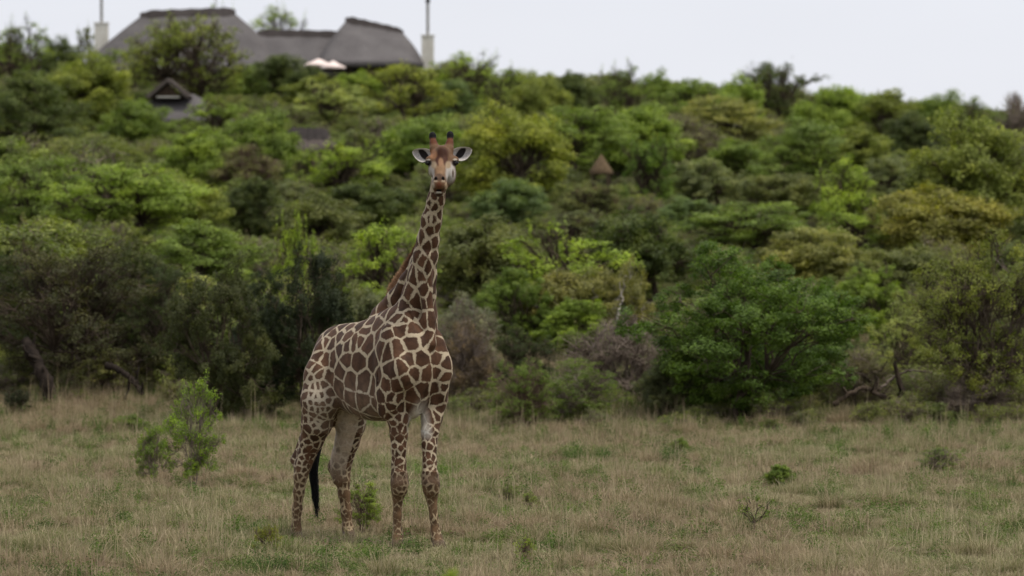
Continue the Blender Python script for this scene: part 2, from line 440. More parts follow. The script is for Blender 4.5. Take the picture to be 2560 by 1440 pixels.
def cottage():
    y = 235.0
    c = at(448, 300, y); x = c[0]
    root = empty('thatched_cottage', (x, y, float(terrain(x, y)))); inv = Matrix.Translation(-Vector(root.location))
    tag(root, 'small grey thatched cottage with gable peeping through trees below the lodge', 'cottage')
    def Z(r): return HC - (r - ROW0) * y / FPX
    def X(px): return (px - 1280) * y / FPX
    parts = [hip_roof(root, (x, y), Z(302), 2.9, 2.6, (-0.9, Z(236)), (0.8, Z(236)), sag=0.1, cap=False)]
    # gablet facing the viewer
    ax, az = X(427), Z(208); bl, br, bz = X(384), X(470), Z(249); yf, yb = y - 1.75, y + 0.6
    mb = MB()
    mb.add([(bl + .12, yf, bz), (br - .12, yf, bz), (ax, yf, az - .12)], [(0, 1, 2)])
    g = mb.build('gable_wall', M_TIMBER, root); parts.append(g)
    MB().box((X(398), yf - 0.06, Z(247)), (X(456), yf - 0.004, Z(243))).build('pale_lintel', M_PLASTER, g)
    t = 0.22
    for (ex, ez_) in ((bl, bz), (br, bz)):
        s = 1 if ex > ax else -1
        V = [(ax, yf - .3, az), (ex + s * .1, yf - .3, ez_), (ex + s * .1, yb, ez_), (ax, yb, az), (ax, yf - .3, az + t), (ex + s * .3, yf - .3, ez_ + t * .5), (ex + s * .3, yb, ez_ + t * .5), (ax, yb, az + t)]
        parts.append(MB().add(V, [(0, 3, 2, 1), (4, 5, 6, 7), (0, 1, 5, 4), (1, 2, 6, 5), (2, 3, 7, 6), (3, 0, 4, 7)]).build('gable_thatch', M_THATCH_DK, root))
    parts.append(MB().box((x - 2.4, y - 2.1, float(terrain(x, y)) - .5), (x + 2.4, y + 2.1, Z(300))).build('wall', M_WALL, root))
    for p in parts: p.matrix_parent_inverse = inv
cottage()

def low_roof():
    y = 205.0; c = at(772, 362, y); x = c[0]
    root = empty('thatched_hut', (x, y, float(terrain(x, y)))); inv = Matrix.Translation(-Vector(root.location))
    tag(root, 'dark weathered thatch roof of a hut half sunk in bright green bushes', 'hut')
    def Z(r): return HC - (r - ROW0) * y / FPX
    parts = [hip_roof(root, (x, y), Z(372), 1.45, 1.2, (-0.9, Z(330)), (0.85, Z(333)), sag=0.05, mat=M_THATCH_DK)]
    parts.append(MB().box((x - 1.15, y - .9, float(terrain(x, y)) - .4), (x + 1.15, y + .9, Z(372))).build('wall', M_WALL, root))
    for p in parts: p.matrix_parent_inverse = inv
low_roof()

def shelter():
    y = 168.0; x, _, zt = at(1503, 386, y); gz = float(terrain(x, y))
    root = empty('conical_shelter', (x, y, gz)); tag(root, 'little brown shelter with pointed conical thatch in the dark gap', 'shelter')
    he = HC - (432 - ROW0) * y / FPX - gz; hp = zt - gz; R = 0.47
    n = 40; L = []
    for s, r in ((-0.08, R * .93), (0, R), (0.25, R * .79), (0.5, R * .53), (0.75, R * .28), (0.95, R * .1), (1.0, 0.01)):
        a = np.linspace(0, 2 * np.pi, n, endpoint=False)
        L.append(np.stack([r * np.cos(a), r * np.sin(a), he + (hp - he) * s + 0.01 * np.sin(a * 9)], -1))
    F = [(a * n + k, a * n + (k + 1) % n, (a + 1) * n + (k + 1) % n, (a + 1) * n + k) for a in range(len(L) - 1) for k in range(n)]
    obj('thatch_cone', mk_mesh('thatch_cone', np.concatenate(L), np.array(F), M_THATCH_BR, True), root)
    for a in (0.6, 2.2, 3.7, 5.3):
        MB().tube([(0.42 * math.cos(a), 0.42 * math.sin(a), 0), (0.42 * math.cos(a), 0.42 * math.sin(a), he)], 0.04).build('post', M_TIMBER, root)
    MB().tube([(0, 0, 0), (0, 0, he * 0.55)], [0.3, 0.3], 14).build('table_drum', M_STONE, root)
shelter()

def low_wall(px0, px1, r0, r1, y, name, label, mat, block):
    x0, _, z1 = at(px0, r0, y); x1, _, z0 = at(px1, r1, y)
    gz = float(terrain((x0 + x1) / 2, y))
    root = empty(name, ((x0 + x1) / 2, y, gz)); tag(root, label, 'wall')
    h = max(z1 - gz, 0.25); w = x1 - x0; nr = max(2, int(h / block)); hh = h / nr
    for r in range(nr):
        x = -w / 2
        while x < w / 2 - 0.05:
            bw = min(random.uniform(1.4, 2.6) * hh, w / 2 - x)
            dy = random.uniform(-.02, .02)
            MB().box((x + .008, -.18 + dy, r * hh + .006), (x + bw - .008, .18 + dy, (r + 1) * hh)).build('stone', mat, root)
            x += bw
low_wall(1440, 1545, 470, 492, 160.0, 'stone_wall', 'low reddish stone terrace wall under the little conical shelter', M_STONE, 0.16)
low_wall(1790, 1905, 307, 320, 262.0, 'plaster_wall', 'strip of pale low wall showing between hillside bushes right of centre', surf_mat('weathered_plaster', [lin(128, 124, 116), lin(150, 146, 138)], 2.0), 0.3)

# ------------------------------------------------------------------ trees and bushes
def limb_paths(root_pts, ends, seed, m=6, wob=0.05):
    r = np.random.default_rng(seed)
    n = len(ends); P = np.zeros((n, m, 3))
    for k in range(m):
        s_ = k / (m - 1)
        P[:, k] = root_pts * (1 - s_) + ends * s_
        P[:, k, 2] += 0.10 * np.sin(np.pi * s_) * (ends[:, 2] - root_pts[:, 2])
        if 0 < k < m - 1: P[:, k] += r.normal(0, wob, (n, 3)) * np.linalg.norm(ends - root_pts, axis=1)[:, None]
    return P

def make_plant(seed, lobes=46, leaves=420, leaf=0.014, aspect=0.5, z0=0.12, z1=1.0, lobe_r=(0.09, 0.17), flat=0.75, belly=0.55,
               gap=0.0, twigs=7, trunk=0.028, stems=3, shoots=0, leafless=0.0, up=0.45, twig_r=0.0022, lean=0.0, topheavy=0.0, lowpart=.28, nsub=9, clump=.50):
    """a plant one unit wide and one unit tall, standing on z = 0 -> (leaf verts, leaf quads, wood verts, wood quads)"""
    r = np.random.default_rng(seed)
    C = []; RR = []
    tries = 0
    while len(C) < lobes and tries < lobes * 60:
        tries += 1
        d = norm(r.normal(0, 1, 3)); d[2] = abs(d[2]) if r.random() > lowpart else -abs(d[2])
        q = r.uniform(0.35, 1.0) ** 0.6
        mid = z0 + (z1 - z0) * (0.38 if belly > .5 else 0.45)
        hz = (z1 - mid) if d[2] > 0 else (mid - z0)
        lr = r.uniform(*lobe_r)
        c = np.array([d[0] * (0.5 - lr * .7) * q, d[1] * (0.5 - lr * .7) * q, mid + d[2] * (hz - lr * .6) * q])
        # uneven outline: bulges and bays around the crown
        w = 1 + 0.28 * math.sin(3 * math.atan2(d[1], d[0]) + seed) + 0.20 * math.sin(5 * math.atan2(d[1], d[0]) + 2.1 * seed + 3 * d[2])
        c[:2] *= min(1.12, w)
        if gap and math.sin(c[0] * 13 + seed) * math.sin(c[2] * 11 + seed * 1.7) * math.sin(c[1] * 12 + seed) > gap: continue
        if r.random() < topheavy * (1 - c[2]): continue
        c[0] += lean * c[2]
        C.append(c); RR.append(lr)
    for k in range(shoots):
        a = r.uniform(0, 2 * np.pi); q = r.uniform(0, .4)
        C.append(np.array([q * math.cos(a), q * math.sin(a), z1 * r.uniform(.78, 1.0) - q * .25])); RR.append(-r.uniform(.04, .07))
    C = np.array(C); RR = np.array(RR); nl = len(C)
    # leaves
    Lc, Ln, Lt = [], [], []
    for c, lr in zip(C, RR):
        shoot = lr < 0; lr = abs(lr)
        k = int(leaves * (lr / 0.13) ** 2 * r.uniform(.7, 1.2) * (1 - leafless) * (0.6 if shoot else 1))
        if k < 3: continue
        sub = norm(r.normal(0, 1, (nsub, 3))) * r.uniform(.45, .95, (nsub, 1))
        which = r.integers(0, nsub, k)
        d = sub[which] + norm(r.normal(0, 1, (k, 3))) * (r.random((k, 1)) ** 0.5) * clump
        d[:, 2] += 0.10
        sc = np.array([lr, lr, lr * flat]) if not shoot else np.array([lr * .55, lr * .55, lr * 2.0])
        p = c + d * sc
        Lc.append(p); Ln.append(norm(d + np.array([0, 0, up]) + r.normal(0, .55, (k, 3)))); Lt.append(r.normal(0, 1, (k, 3)))
    Lc = np.concatenate(Lc); Ln = np.concatenate(Ln); Lt = np.concatenate(Lt)
    ok = Lc[:, 2] > 0.005; Lc, Ln, Lt = Lc[ok], Ln[ok], Lt[ok]
    T = norm(np.cross(Ln, Lt)); B = np.cross(Ln, T)
    sz = leaf * r.uniform(.65, 1.35, (len(Lc), 1))
    V = np.stack([Lc - T * sz, Lc + B * sz * aspect + T * sz * .1, Lc + T * sz, Lc - B * sz * aspect + T * sz * .1], 1)
    V[:, 0] += Ln * sz * .15; V[:, 2] += Ln * sz * .15
    LV = V.reshape(-1, 3); LF = np.arange(len(LV)).reshape(-1, 4)
    # wood: stems, limbs to every lobe, twigs inside lobes
    WV, WF, nv = [], [], 0
    def put(P, R, sides):
        nonlocal nv
        v, f = tubes(P, R, sides); WV.append(v); WF.append(f + nv); nv += len(v)
    ang = r.uniform(0, 2 * np.pi, stems)
    base = np.stack([np.cos(ang) * .03, np.sin(ang) * .03, np.full(stems, -0.03)], -1)
    fork_h = r.uniform(.55, .9, stems) * (z0 + .28 * (z1 - z0)) + .06
    fork = np.stack([np.cos(ang) * .10 * min(1, stems - .5) + lean * fork_h, np.sin(ang) * .10 * min(1, stems - .5), fork_h], -1)
    P = limb_paths(base, fork, seed + 1, 6, .05)
    R = np.linspace(1, .62, 6)[None] * trunk * r.uniform(.75, 1.1, (stems, 1)) * (1.0 if stems > 1 else 1.35)
    R[:, 0] *= 1.35
    put(P, R, 8)
    own = np.argmin(((C[:, None, :2] - fork[None, :, :2]) ** 2).sum(-1) + r.random((nl, stems)) * .05, 1)
    P = limb_paths(fork[own], C, seed + 2, 6, .07)
    R = np.linspace(.42, .10, 6)[None] * trunk * r.uniform(.6, 1.2, (nl, 1))
    put(P, R, 5)
    if twigs:
        k = twigs; o = np.repeat(np.arange(nl), k)
        st = P[o, r.integers(2, 6, nl * k)]
        en = C[o] + norm(r.normal(0, 1, (nl * k, 3))) * (np.abs(RR[o]) * r.uniform(.6, 1.15, nl * k))[:, None] * np.array([1, 1, flat]) + np.array([0, 0, .02])
        en[:, 2] = np.maximum(en[:, 2], .01)
        P2 = limb_paths(st, en, seed + 3, 4, .09)
        put(P2, np.linspace(1.6, .5, 4)[None] * twig_r * r.uniform(.7, 1.4, (nl * k, 1)), 3)
    return LV, LF, np.concatenate(WV), np.concatenate(WF)

KINDS = {
    'dome':   dict(lobes=62, leaves=430, z0=.02, flat=.85, gap=.55),
    'dense':  dict(lobes=70, leaves=520, z0=.04, lobe_r=(.08, .15), flat=.9, leaf=.012),
    'round':  dict(lobes=54, leaves=430, z0=.08, flat=.8, stems=2, gap=.5),
    'loose':  dict(lobes=40, leaves=300, z0=.16, lobe_r=(.06, .13), flat=.75, gap=.25, stems=2, shoots=8, twigs=8),
    'layer':  dict(lobes=54, leaves=360, z0=.10, lobe_r=(.09, .16), flat=.58, stems=2, up=.7, leaf=.011, topheavy=.3),
    'feather':dict(lobes=46, leaves=380, z0=.15, lobe_r=(.06, .12), flat=.6, leaf=.0095, aspect=.4, shoots=7, stems=3, gap=.4),
    'shoots': dict(lobes=34, leaves=330, z0=.04, lobe_r=(.07, .13), flat=1.0, shoots=26, stems=4),
    'twiggy': dict(lobes=58, leaves=420, z0=.03, leafless=.72, twigs=34, twig_r=.0024, stems=5, lobe_r=(.09, .18)),
    'bare':   dict(lobes=46, leaves=200, z0=.02, leafless=.93, twigs=42, twig_r=.0028, stems=6, lobe_r=(.09, .19), trunk=.018),
    'thorn':  dict(lobes=54, leaves=300, z0=.03, leafless=.25, twigs=20, stems=4, leaf=.0105, lobe_r=(.08, .15), gap=.45),
}
KINDS['sapling'] = dict(lobes=12, leaves=120, leaf=.020, z0=.12, lobe_r=(.05, .10), stems=1, twigs=3, trunk=.020, gap=.0, twig_r=.006, flat=.9, lowpart=.4)
KINDS['young'] = dict(lobes=64, leaves=380, leaf=.0115, z0=.04, lobe_r=(.06, .12), stems=8, twigs=14, trunk=.008, gap=.3, shoots=3, twig_r=.0018, lowpart=.42, flat=.75, topheavy=.45)
KINDS['open'] = dict(lobes=70, leaves=300, z0=.22, lobe_r=(.045, .10), gap=.30, stems=3, twigs=8, shoots=6, flat=.9, trunk=.02, leaf=.011)
# the same plants seen close: finer leaves and many more of them
for _k in ('dome', 'dense', 'shoots', 'thorn', 'feather', 'twiggy', 'bare'):
    d = dict(KINDS[_k]); lf = d.get('leaf', .014)
    d['nsub'] = 14; d['clump'] = .30
    d['leaf'] = lf * (.6 if _k not in ('twiggy', 'bare') else .6); d['leaves'] = int(d['leaves'] * (2.6 if _k not in ('twiggy', 'bare') else 2.0)); d['trunk'] = .015; d['z0'] = .0; d['lowpart'] = .45
    d['lobes'] = int(d['lobes'] * 1.35); d['twig_r'] = d.get('twig_r', .0022) * .7
    if _k == 'dense': d.update(lobes=50, leaves=1500, lobe_r=(.08, .15), gap=.30)
    if _k == 'dome': d.update(lobes=60, gap=.35)
    if _k == 'shoots': d.update(lobes=64, leaves=1500, shoots=40, lobe_r=(.07, .14))
    KINDS['near_' + _k] = d
PROTO = {}
def plant_meshes(kind, variant, wood=None):
    wood = wood or M_BARK
    key = (kind, variant)
    if key not in PROTO:
        a, b, c, d = make_plant(abs(hash_name(kind)) % 1000 + variant * 37, **KINDS[kind])
        PROTO[key] = (mk_mesh(kind + '_crown', a, b, M_LEAF), {}, c, d)
    lm, wd, c, d = PROTO[key]
    if wood.name not in wd: wd[wood.name] = mk_mesh(kind + '_trunk', c, d, wood, True)
    return lm, wd[wood.name]

def hash_name(s_):
    h = 7
    for ch in s_: h = (h * 31 + ord(ch)) % 100003
    return h

# colours of the living leaves
LC = dict(lime=lin(122, 138, 50), bright=lin(110, 126, 50), mid=lin(92, 108, 46), olive=lin(102, 108, 48), yellow=lin(118, 122, 48), dark=lin(54, 64, 32), deep=lin(42, 50, 28),
          grey=lin(98, 102, 72), bluegreen=lin(80, 96, 60), khaki=lin(114, 112, 64), rusty=lin(116, 110, 54), pale=lin(136, 142, 84), brown=lin(92, 90, 58), greyolive=lin(88, 90, 54),
          red=lin(98, 84, 64), vivid=lin(74, 98, 34), silver=lin(116, 118, 98), fieldgreen=lin(112, 128, 52))

def plant(name, cat, px, top, w, h, kind, variant, col, label, wood=None, y=None, deep=None, group=None, rz=None, k=1.0):
    """one plant: its top, width and height as seen, its foot on the terrain"""
    if y is None:
        h *= 1.25; y = depth_for(px, top + h)
        if y < 300: w *= 1.22
    elif y < 100 and w > 150 and 'near_' + kind in KINDS: kind = 'near_' + kind
    x = (px - 1280) * y / FPX
    gz = float(terrain(x, y)); zt = HC - (top - ROW0) * y / FPX
    W = w * y / FPX; H = max(zt - gz, 0.15)
    STOOD.append((px, top, w, top + h, y))
    root = empty(name, (x, y, gz), random.uniform(0, 6.28) if rz is None else rz)
    tag(root, label, cat, group)
    lm, wm = plant_meshes(kind, variant, wood)
    c = obj('crown', lm, root); t = obj('trunk', wm, root)
    for o in (c, t): o.scale = (W * 1.06, (deep or W) * 1.06, H)
    cc = LC[col] if isinstance(col, str) else col
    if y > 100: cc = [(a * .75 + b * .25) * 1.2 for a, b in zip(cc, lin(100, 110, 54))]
    f = random.uniform(.94, 1.06) * k
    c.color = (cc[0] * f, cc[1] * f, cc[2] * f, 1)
    return root

T, Bu = 'tree', 'bush'
STOOD = []
PLANTS = [
 # ---- skyline and the lodge's surroundings
 ('thorn_tree', T, 55, 38, 190, 190, 'feather', 0, 'mid', 'feathery thorn tree against the sky at the far left edge'),
 ('round_tree', T, 152, 84, 130, 130, 'round', 1, 'dark', 'dark rounded tree crown between left edge and the left chimney'),
 ('slender_tree', T, 214, 58, 80, 120, 'feather', 1, 'grey', 'thin wispy pale tree just left of the left chimney'),
 ('spreading_tree', T, 462, 34, 340, 236, 'open', 0, 'olive', 'large open olive tree with dark forked limbs before the left lodge roof'),
 ('roofline_tree', T, 690, 8, 190, 200, 'feather', 2, 'bright', 'leafy green tree rising behind the linking lodge roof', None, 342.0),
 ('roofline_tree', T, 545, -10, 110, 200, 'feather', 0, 'bright', 'wispy treetop showing over the left lodge ridge', None, 344.0),
 ('corner_tree', T, 292, 116, 190, 140, 'feather', 3, 'mid', 'full green tree hiding the left corner of the lodge'),
 ('leafy_bush', Bu, 612, 158, 150, 90, 'dome', 3, 'mid', 'green bush below the joint of the left and linking roofs'),
 ('leafy_bush', Bu, 536, 238, 160, 110, 'loose', 3, 'bright', 'light green bush covering the right slope of the cottage roof'),
 ('leafy_bush', Bu, 790, 178, 150, 90, 'dome', 2, 'olive', 'olive bush just below the two parasols'),
 ('dark_bush', Bu, 712, 130, 150, 110, 'dome', 0, 'dark', 'dark green rounded bush before the linking lodge roof'),
 ('leafy_bush', Bu, 895, 164, 140, 90, 'dome', 1, 'bright', 'bright green bush under the eaves of the right lodge roof'),
 ('loose_tree', T, 1020, 146, 210, 150, 'loose', 1, 'yellow', 'yellowish open tree covering the right end of the lodge'),
 ('leafy_tree', T, 1160, 124, 180, 150, 'feather', 2, 'bright', 'light green feathery tree just right of the right chimney'),
 ('mottled_tree', T, 838, 196, 190, 118, 'loose', 2, 'pale', 'pale mottled tree with sparse leaves below the parasols'),
 ('dark_bush', Bu, 1128, 192, 140, 120, 'dense', 0, 'bluegreen', 'dark bluish green bush above and right of the giraffe head'),
 ('round_bush', Bu, 340, 226, 160, 140, 'round', 0, 'mid', 'fresh green round bush left of the cottage gable'),
 ('olive_tree', T, 226, 128, 220, 170, 'round', 2, 'olive', 'olive tree below the left chimney'),
 ('wide_tree', T, 78, 168, 250, 210, 'layer', 0, 'dark', 'dark layered tree under the feathery tree at the left edge'),
 ('leafy_bush', Bu, 500, 306, 200, 150, 'dome', 2, 'bright', 'bright green dome bush under the thatched cottage'),
 ('leafy_bush', Bu, 652, 262, 180, 180, 'round', 1, 'mid', 'upright green bush left of the sunken dark thatch roof'),
 ('lime_bush', Bu, 850, 350, 250, 130, 'shoots', 0, 'lime', 'wide lime green bush in front of the sunken dark thatch roof'),
 ('round_tree', T, 1048, 262, 240, 180, 'round', 0, 'mid', 'full green tree directly above and left of the giraffe horns'),
 ('yellow_tree', T, 1272, 252, 270, 230, 'round', 2, 'yellow', 'yellow green tree right of the giraffe head with dark shade beneath'),
 ('skyline_tree', T, 1262, 160, 150, 150, 'feather', 1, 'bright', 'skyline tree with wispy top right of the giraffe head'),
 ('skyline_tree', T, 1345, 168, 150, 150, 'round', 1, 'olive', 'olive skyline tree left of the dark skyline clump'),
 ('skyline_tree', T, 1430, 158, 120, 140, 'round', 0, 'dark', 'dark round clump on the skyline above the conical shelter'),
 ('skyline_tree', T, 1555, 150, 170, 160, 'feather', 0, 'mid', 'taller ragged skyline tree right of the dark round clump'),
 ('skyline_tree', T, 1642, 168, 90, 120, 'round', 2, 'mid', 'narrow dark pointed treetop on the middle skyline'),
 ('skyline_tree', T, 1736, 180, 190, 160, 'layer', 1, 'mid', 'broad green skyline tree left of the tallest right skyline tree'),
 ('skyline_tree', T, 1940, 146, 230, 150, 'open', 1, 'dark', 'tallest dark feathery tree breaking the skyline right of centre'),
 ('skyline_tree', T, 1850, 180, 130, 150, 'round', 2, 'bright', 'lighter green tree hugging the left of the tallest skyline tree'),
 ('skyline_tree', T, 2095, 206, 190, 150, 'dome', 0, 'bright', 'bright low skyline crown right of the tallest skyline tree'),
 ('skyline_tree', T, 2215, 214, 180, 150, 'layer', 0, 'olive', 'olive flat topped skyline tree in the right quarter'),
 ('skyline_tree', T, 2345, 218, 150, 150, 'round', 1, 'mid', 'rounded skyline tree before the sky drops at the right'),
 ('skyline_tree', T, 2432, 236, 110, 140, 'feather', 2, 'mid', 'small airy skyline tree near the right edge'),
 ('bare_tree', T, 2545, 216, 110, 180, 'bare', 0, 'brown', 'bare grey tree standing at the right edge of the skyline', M_TWIG),
 ('hill_tree', T, 1440, 246, 280, 170, 'layer', 2, 'mid', 'wide layered green tree behind the yellow green tree'),
 ('hill_tree', T, 1590, 236, 240, 180, 'round', 0, 'bright', 'soft green tree in the middle of the hill below the ragged skyline tree'),
 ('hill_tree', T, 1800, 226, 230, 140, 'layer', 1, 'khaki', 'khaki tinged flat tree above the strip of pale wall'),
 ('mottled_bush', Bu, 1712, 262, 190, 150, 'twiggy', 0, 'brown', 'mottled brownish twiggy bush left of the strip of pale wall', M_TWIG),
 ('lime_tree', T, 1625, 336, 150, 170, 'shoots', 1, 'vivid', 'vivid lime green tree right of the conical shelter'),
 ('hill_tree', T, 2016, 282, 250, 180, 'layer', 0, 'mid', 'broad green tree with rounded tiers right of the strip of pale wall'),
 ('grey_bush', Bu, 1772, 384, 190, 120, 'dense', 1, 'grey', 'dull grey green bush right of the vivid lime tree'),
 ('grey_bush', Bu, 1956, 424, 220, 110, 'dense', 2, 'greyolive', 'low grey olive dome bush below the tiered green tree'),
 ('lime_tree', T, 2118, 406, 180, 170, 'shoots', 2, 'lime', 'lime green upright tree left of the rusty tree'),
 ('rusty_tree', T, 2335, 438, 340, 190, 'dome', 1, 'rusty', 'rusty yellow brown tree on the right hillside'),
 ('dark_tree', T, 2272, 260, 160, 140, 'round', 0, 'deep', 'dark evergreen tree under the right skyline'),
 ('big_tree', T, 2440, 262, 300, 300, 'round', 1, 'olive', 'big olive tree with dark trunk at the right edge above the rusty tree'),
 ('grey_bush', Bu, 2222, 384, 150, 110, 'dense', 0, 'grey', 'small grey bush above the lime green tree at the right'),
 ('hill_tree', T, 2140, 300, 170, 130, 'dome', 2, 'olive', 'olive bush left of the dark evergreen under the skyline'),
 ('leafy_bush', Bu, 1284, 440, 170, 120, 'dome', 0, 'bluegreen', 'fresh bluish green bush right of the giraffe chin'),
 ('small_bush', Bu, 1716, 478, 130, 90, 'dome', 1, 'bluegreen', 'small pale bluish bush below the dull grey green bush'),
 ('dark_tree', T, 1612, 512, 290, 210, 'dense', 1, 'dark', 'large dark green dome tree in the middle of the hill'),
 ('khaki_bush', Bu, 1205, 522, 280, 220, 'dome', 2, 'greyolive', 'broad olive brown bush right of the giraffe neck'),
 ('leafy_bush', Bu, 1392, 556, 300, 190, 'loose', 0, 'lime', 'yellow green loose bush left of the dark dome tree'),
 ('slender_tree', T, 1418, 640, 210, 200, 'round', 0, 'khaki', 'khaki topped tree with thin grey stems above the brush pile', M_BARK_PALE),
 ('slender_tree', T, 1560, 644, 140, 200, 'round', 2, 'khaki', 'slim tree with bent pale trunk beside the big green bush', M_BARK_PALE),
 ('hill_bush', Bu, 1880, 488, 320, 140, 'layer', 2, 'mid', 'low spreading green bush behind the big bright bush'),
 ('khaki_bush', Bu, 2050, 562, 280, 150, 'dome', 0, 'khaki', 'khaki dome bush above the right side of the big bright bush'),
 ('khaki_bush', Bu, 2270, 590, 240, 150, 'dome', 1, 'greyolive', 'olive dome bush below the rusty tree'),
 ('hill_bush', Bu, 1120, 404, 200, 110, 'loose', 2, 'grey', 'greyish scrub bush behind the giraffe jaw'),
 ('hill_bush', Bu, 1480, 440, 170, 120, 'thorn', 1, 'greyolive', 'dull scrub bush growing left of the stone terrace wall'),
 ('hill_bush', Bu, 1450, 510, 230, 110, 'thorn', 0, 'grey', 'grey thorny scrub below the stone terrace wall'),
 ('hill_bush', Bu, 1850, 330, 180, 130, 'dome', 1, 'mid', 'green bush right below the strip of pale wall'),
 ('hill_bush', Bu, 2140, 520, 190, 120, 'loose', 1, 'bright', 'fresh green bush at the foot of the lime green upright tree'),
 # ---- left middle slope
 ('leafy_tree', T, 86, 366, 260, 230, 'layer', 1, 'mid', 'green tree at the left edge halfway up the slope'),
 ('leafy_tree', T, 326, 384, 340, 210, 'layer', 2, 'bright', 'wide bright green tree with drooping tiers on the left slope'),
 ('brown_bush', Bu, 618, 352, 170, 130, 'twiggy', 1, 'brown', 'brownish twiggy bush left of the wide lime green bush', M_TWIG_RED),
 ('dark_bush', Bu, 636, 432, 140, 150, 'dense', 2, 'deep', 'small very dark bush in a gap left of the giraffe neck'),
 ('fresh_shoots', Bu, 742, 532, 130, 150, 'shoots', 0, 'lime', 'fresh light green shoots standing above the dark left trees', None, 96.0),
 ('yellow_bush', Bu, 968, 540, 210, 240, 'loose', 1, 'lime', 'airy yellow green tree touching the left of the giraffe neck'),
 ('grey_bush', Bu, 800, 470, 230, 150, 'dome', 2, 'greyolive', 'dull olive bush midway between dark gap and giraffe neck'),
 ('leafy_bush', Bu, 505, 540, 280, 180, 'layer', 0, 'mid', 'green slope bush above the pale tipped dark tree'),
 ('leafy_bush', Bu, 470, 440, 200, 140, 'dome', 0, 'olive', 'olive bush left of the very dark small bush'),
 ('leafy_bush', Bu, 920, 430, 220, 130, 'dome', 1, 'dark', 'deep green bush left of the giraffe throat'),
 ('grey_bush', Bu, 905, 690, 170, 200, 'dome', 2, 'grey', 'soft grey green bush behind the giraffe back'),
 # ---- edge of the field
 ('shade_tree', T, 40, 600, 330, 380, 'dense', 2, 'dark', 'dark full crowned tree behind the left twiggy tree at the picture edge', M_BARK, 88.0),
 ('shade_tree', T, 330, 560, 300, 420, 'dome', 1, lin(66, 72, 40), 'dull green tree between the left twiggy tree and the pale tipped tree', M_BARK, 89.0),
 ('shade_tree', T, 660, 640, 240, 420, 'dense', 2, 'deep', 'black green tree filling the gap between the two dark left trees', M_BARK, 83.0),
 ('edge_bush', Bu, 1100, 830, 200, 230, 'dome', 1, 'greyolive', 'dull bush peeping out behind the giraffe chest', M_BARK, 92.0),
 ('edge_tree', T, 1290, 660, 250, 340, 'dome', 2, 'mid', 'deep green tree between the silvery twig bush and thin stemmed trees', M_BARK, 97.0),
 ('edge_tree', T, 1440, 740, 240, 280, 'dome', 0, 'bright', 'green undergrowth below the khaki topped tree', M_BARK, 95.0),
 ('edge_tree', T, 2180, 640, 240, 360, 'dome', 1, 'bright', 'fresh green tree rising behind the pale lime tree', M_BARK, 97.0),
 ('edge_tree', T, 2330, 660, 260, 380, 'thorn', 1, 'olive', 'olive tree between pale lime tree and right twiggy tree', M_BARK, 92.0),
 ('edge_bush', Bu, 1020, 850, 200, 220, 'dense', 0, 'dark', 'dark bush mostly hidden behind the giraffe belly', M_BARK, 88.0),
 ('twiggy_tree', T, 170, 560, 500, 430, 'thorn', 0, lin(68, 68, 42), 'big twiggy olive tree at the left edge of the field', M_BARK, 84.5),
 ('side_tree', T, 395, 640, 240, 330, 'thorn', 1, 'dark', 'dim narrow tree squeezed between the left twiggy tree and pale tipped tree', M_BARK, 85.0),
 ('pale_tipped_tree', T, 560, 604, 310, 480, 'dense', 0, lin(62, 66, 36), 'dark tree with pale tipped leaf clumps left of the giraffe', M_BARK, 78.5),
 ('dark_tree', T, 778, 590, 290, 480, 'dense', 1, 'deep', 'darkest tall tree directly behind the giraffe rump', M_BARK, 79.5),
 ('grey_bush', Bu, 1165, 690, 190, 260, 'twiggy', 2, 'silver', 'silvery twig bush right of the giraffe chest', M_TWIG, 90.0),
 ('red_bush', Bu, 1168, 780, 180, 290, 'twiggy', 0, 'red', 'reddish brown bush with bare twigs just right of the giraffe shoulder', M_TWIG, 82.0),
 ('edge_bush', Bu, 1300, 800, 200, 260, 'thorn', 2, 'dark', 'dark leafy bush behind the red stemmed sapling', M_BARK, 86.0),
 ('edge_bush', Bu, 1310, 884, 210, 200, 'thorn', 0, 'mid', 'small olive sapling with reddish stem at the field edge', M_TWIG_RED, 77.5),
 ('edge_bush', Bu, 1460, 880, 240, 200, 'thorn', 1, 'mid', 'tangled green bush in front of the brush pile', M_TWIG, 78.5),
 ('brush_pile', Bu, 1545, 768, 350, 270, 'bare', 1, 'grey', 'heap of dead grey branches left of the big bright bush', M_TWIG, 82.0),
 ('edge_bush', Bu, 1672, 880, 190, 170, 'dome', 2, 'grey', 'grey green bush at the left foot of the big bright bush', M_BARK, 80.0),
 ('big_bush', Bu, 1850, 596, 640, 480, 'dense', 3, lin(78, 98, 38), 'big bright green bush at the field edge right of centre', M_BARK, 79.6),
 ('big_bush', Bu, 1960, 640, 420, 420, 'dome', 3, lin(74, 94, 36), 'right shoulder of fresh green growth leaning on the big bright bush', M_BARK, 83.0),
 ('pale_tree', T, 2262, 720, 240, 330, 'feather', 0, 'pale', 'pale lime tree with curved dark stem at the right field edge', M_BARK, 86.0),
 ('twiggy_tree', T, 2470, 548, 450, 510, 'thorn', 2, 'olive', 'big twiggy olive tree at the right edge of the field', M_BARK, 80.0),
 ('brown_bush', Bu, 2150, 850, 190, 210, 'twiggy', 1, 'brown', 'brown leafless undergrowth right of the big bright bush', M_TWIG, 82.0),
 ('brown_bush', Bu, 2440, 900, 240, 170, 'bare', 2, 'greyolive', 'dead grey tangle under the right twiggy tree', M_TWIG, 79.5),
]
for p in PLANTS:
    name, cat, px, top, w, h, kind, var, col, label = p[:10]
    wood = p[10] if len(p) > 10 else None; yy = p[11] if len(p) > 11 else None
    plant(name, cat, px, top, w, h, kind, var, col, label, wood, yy)

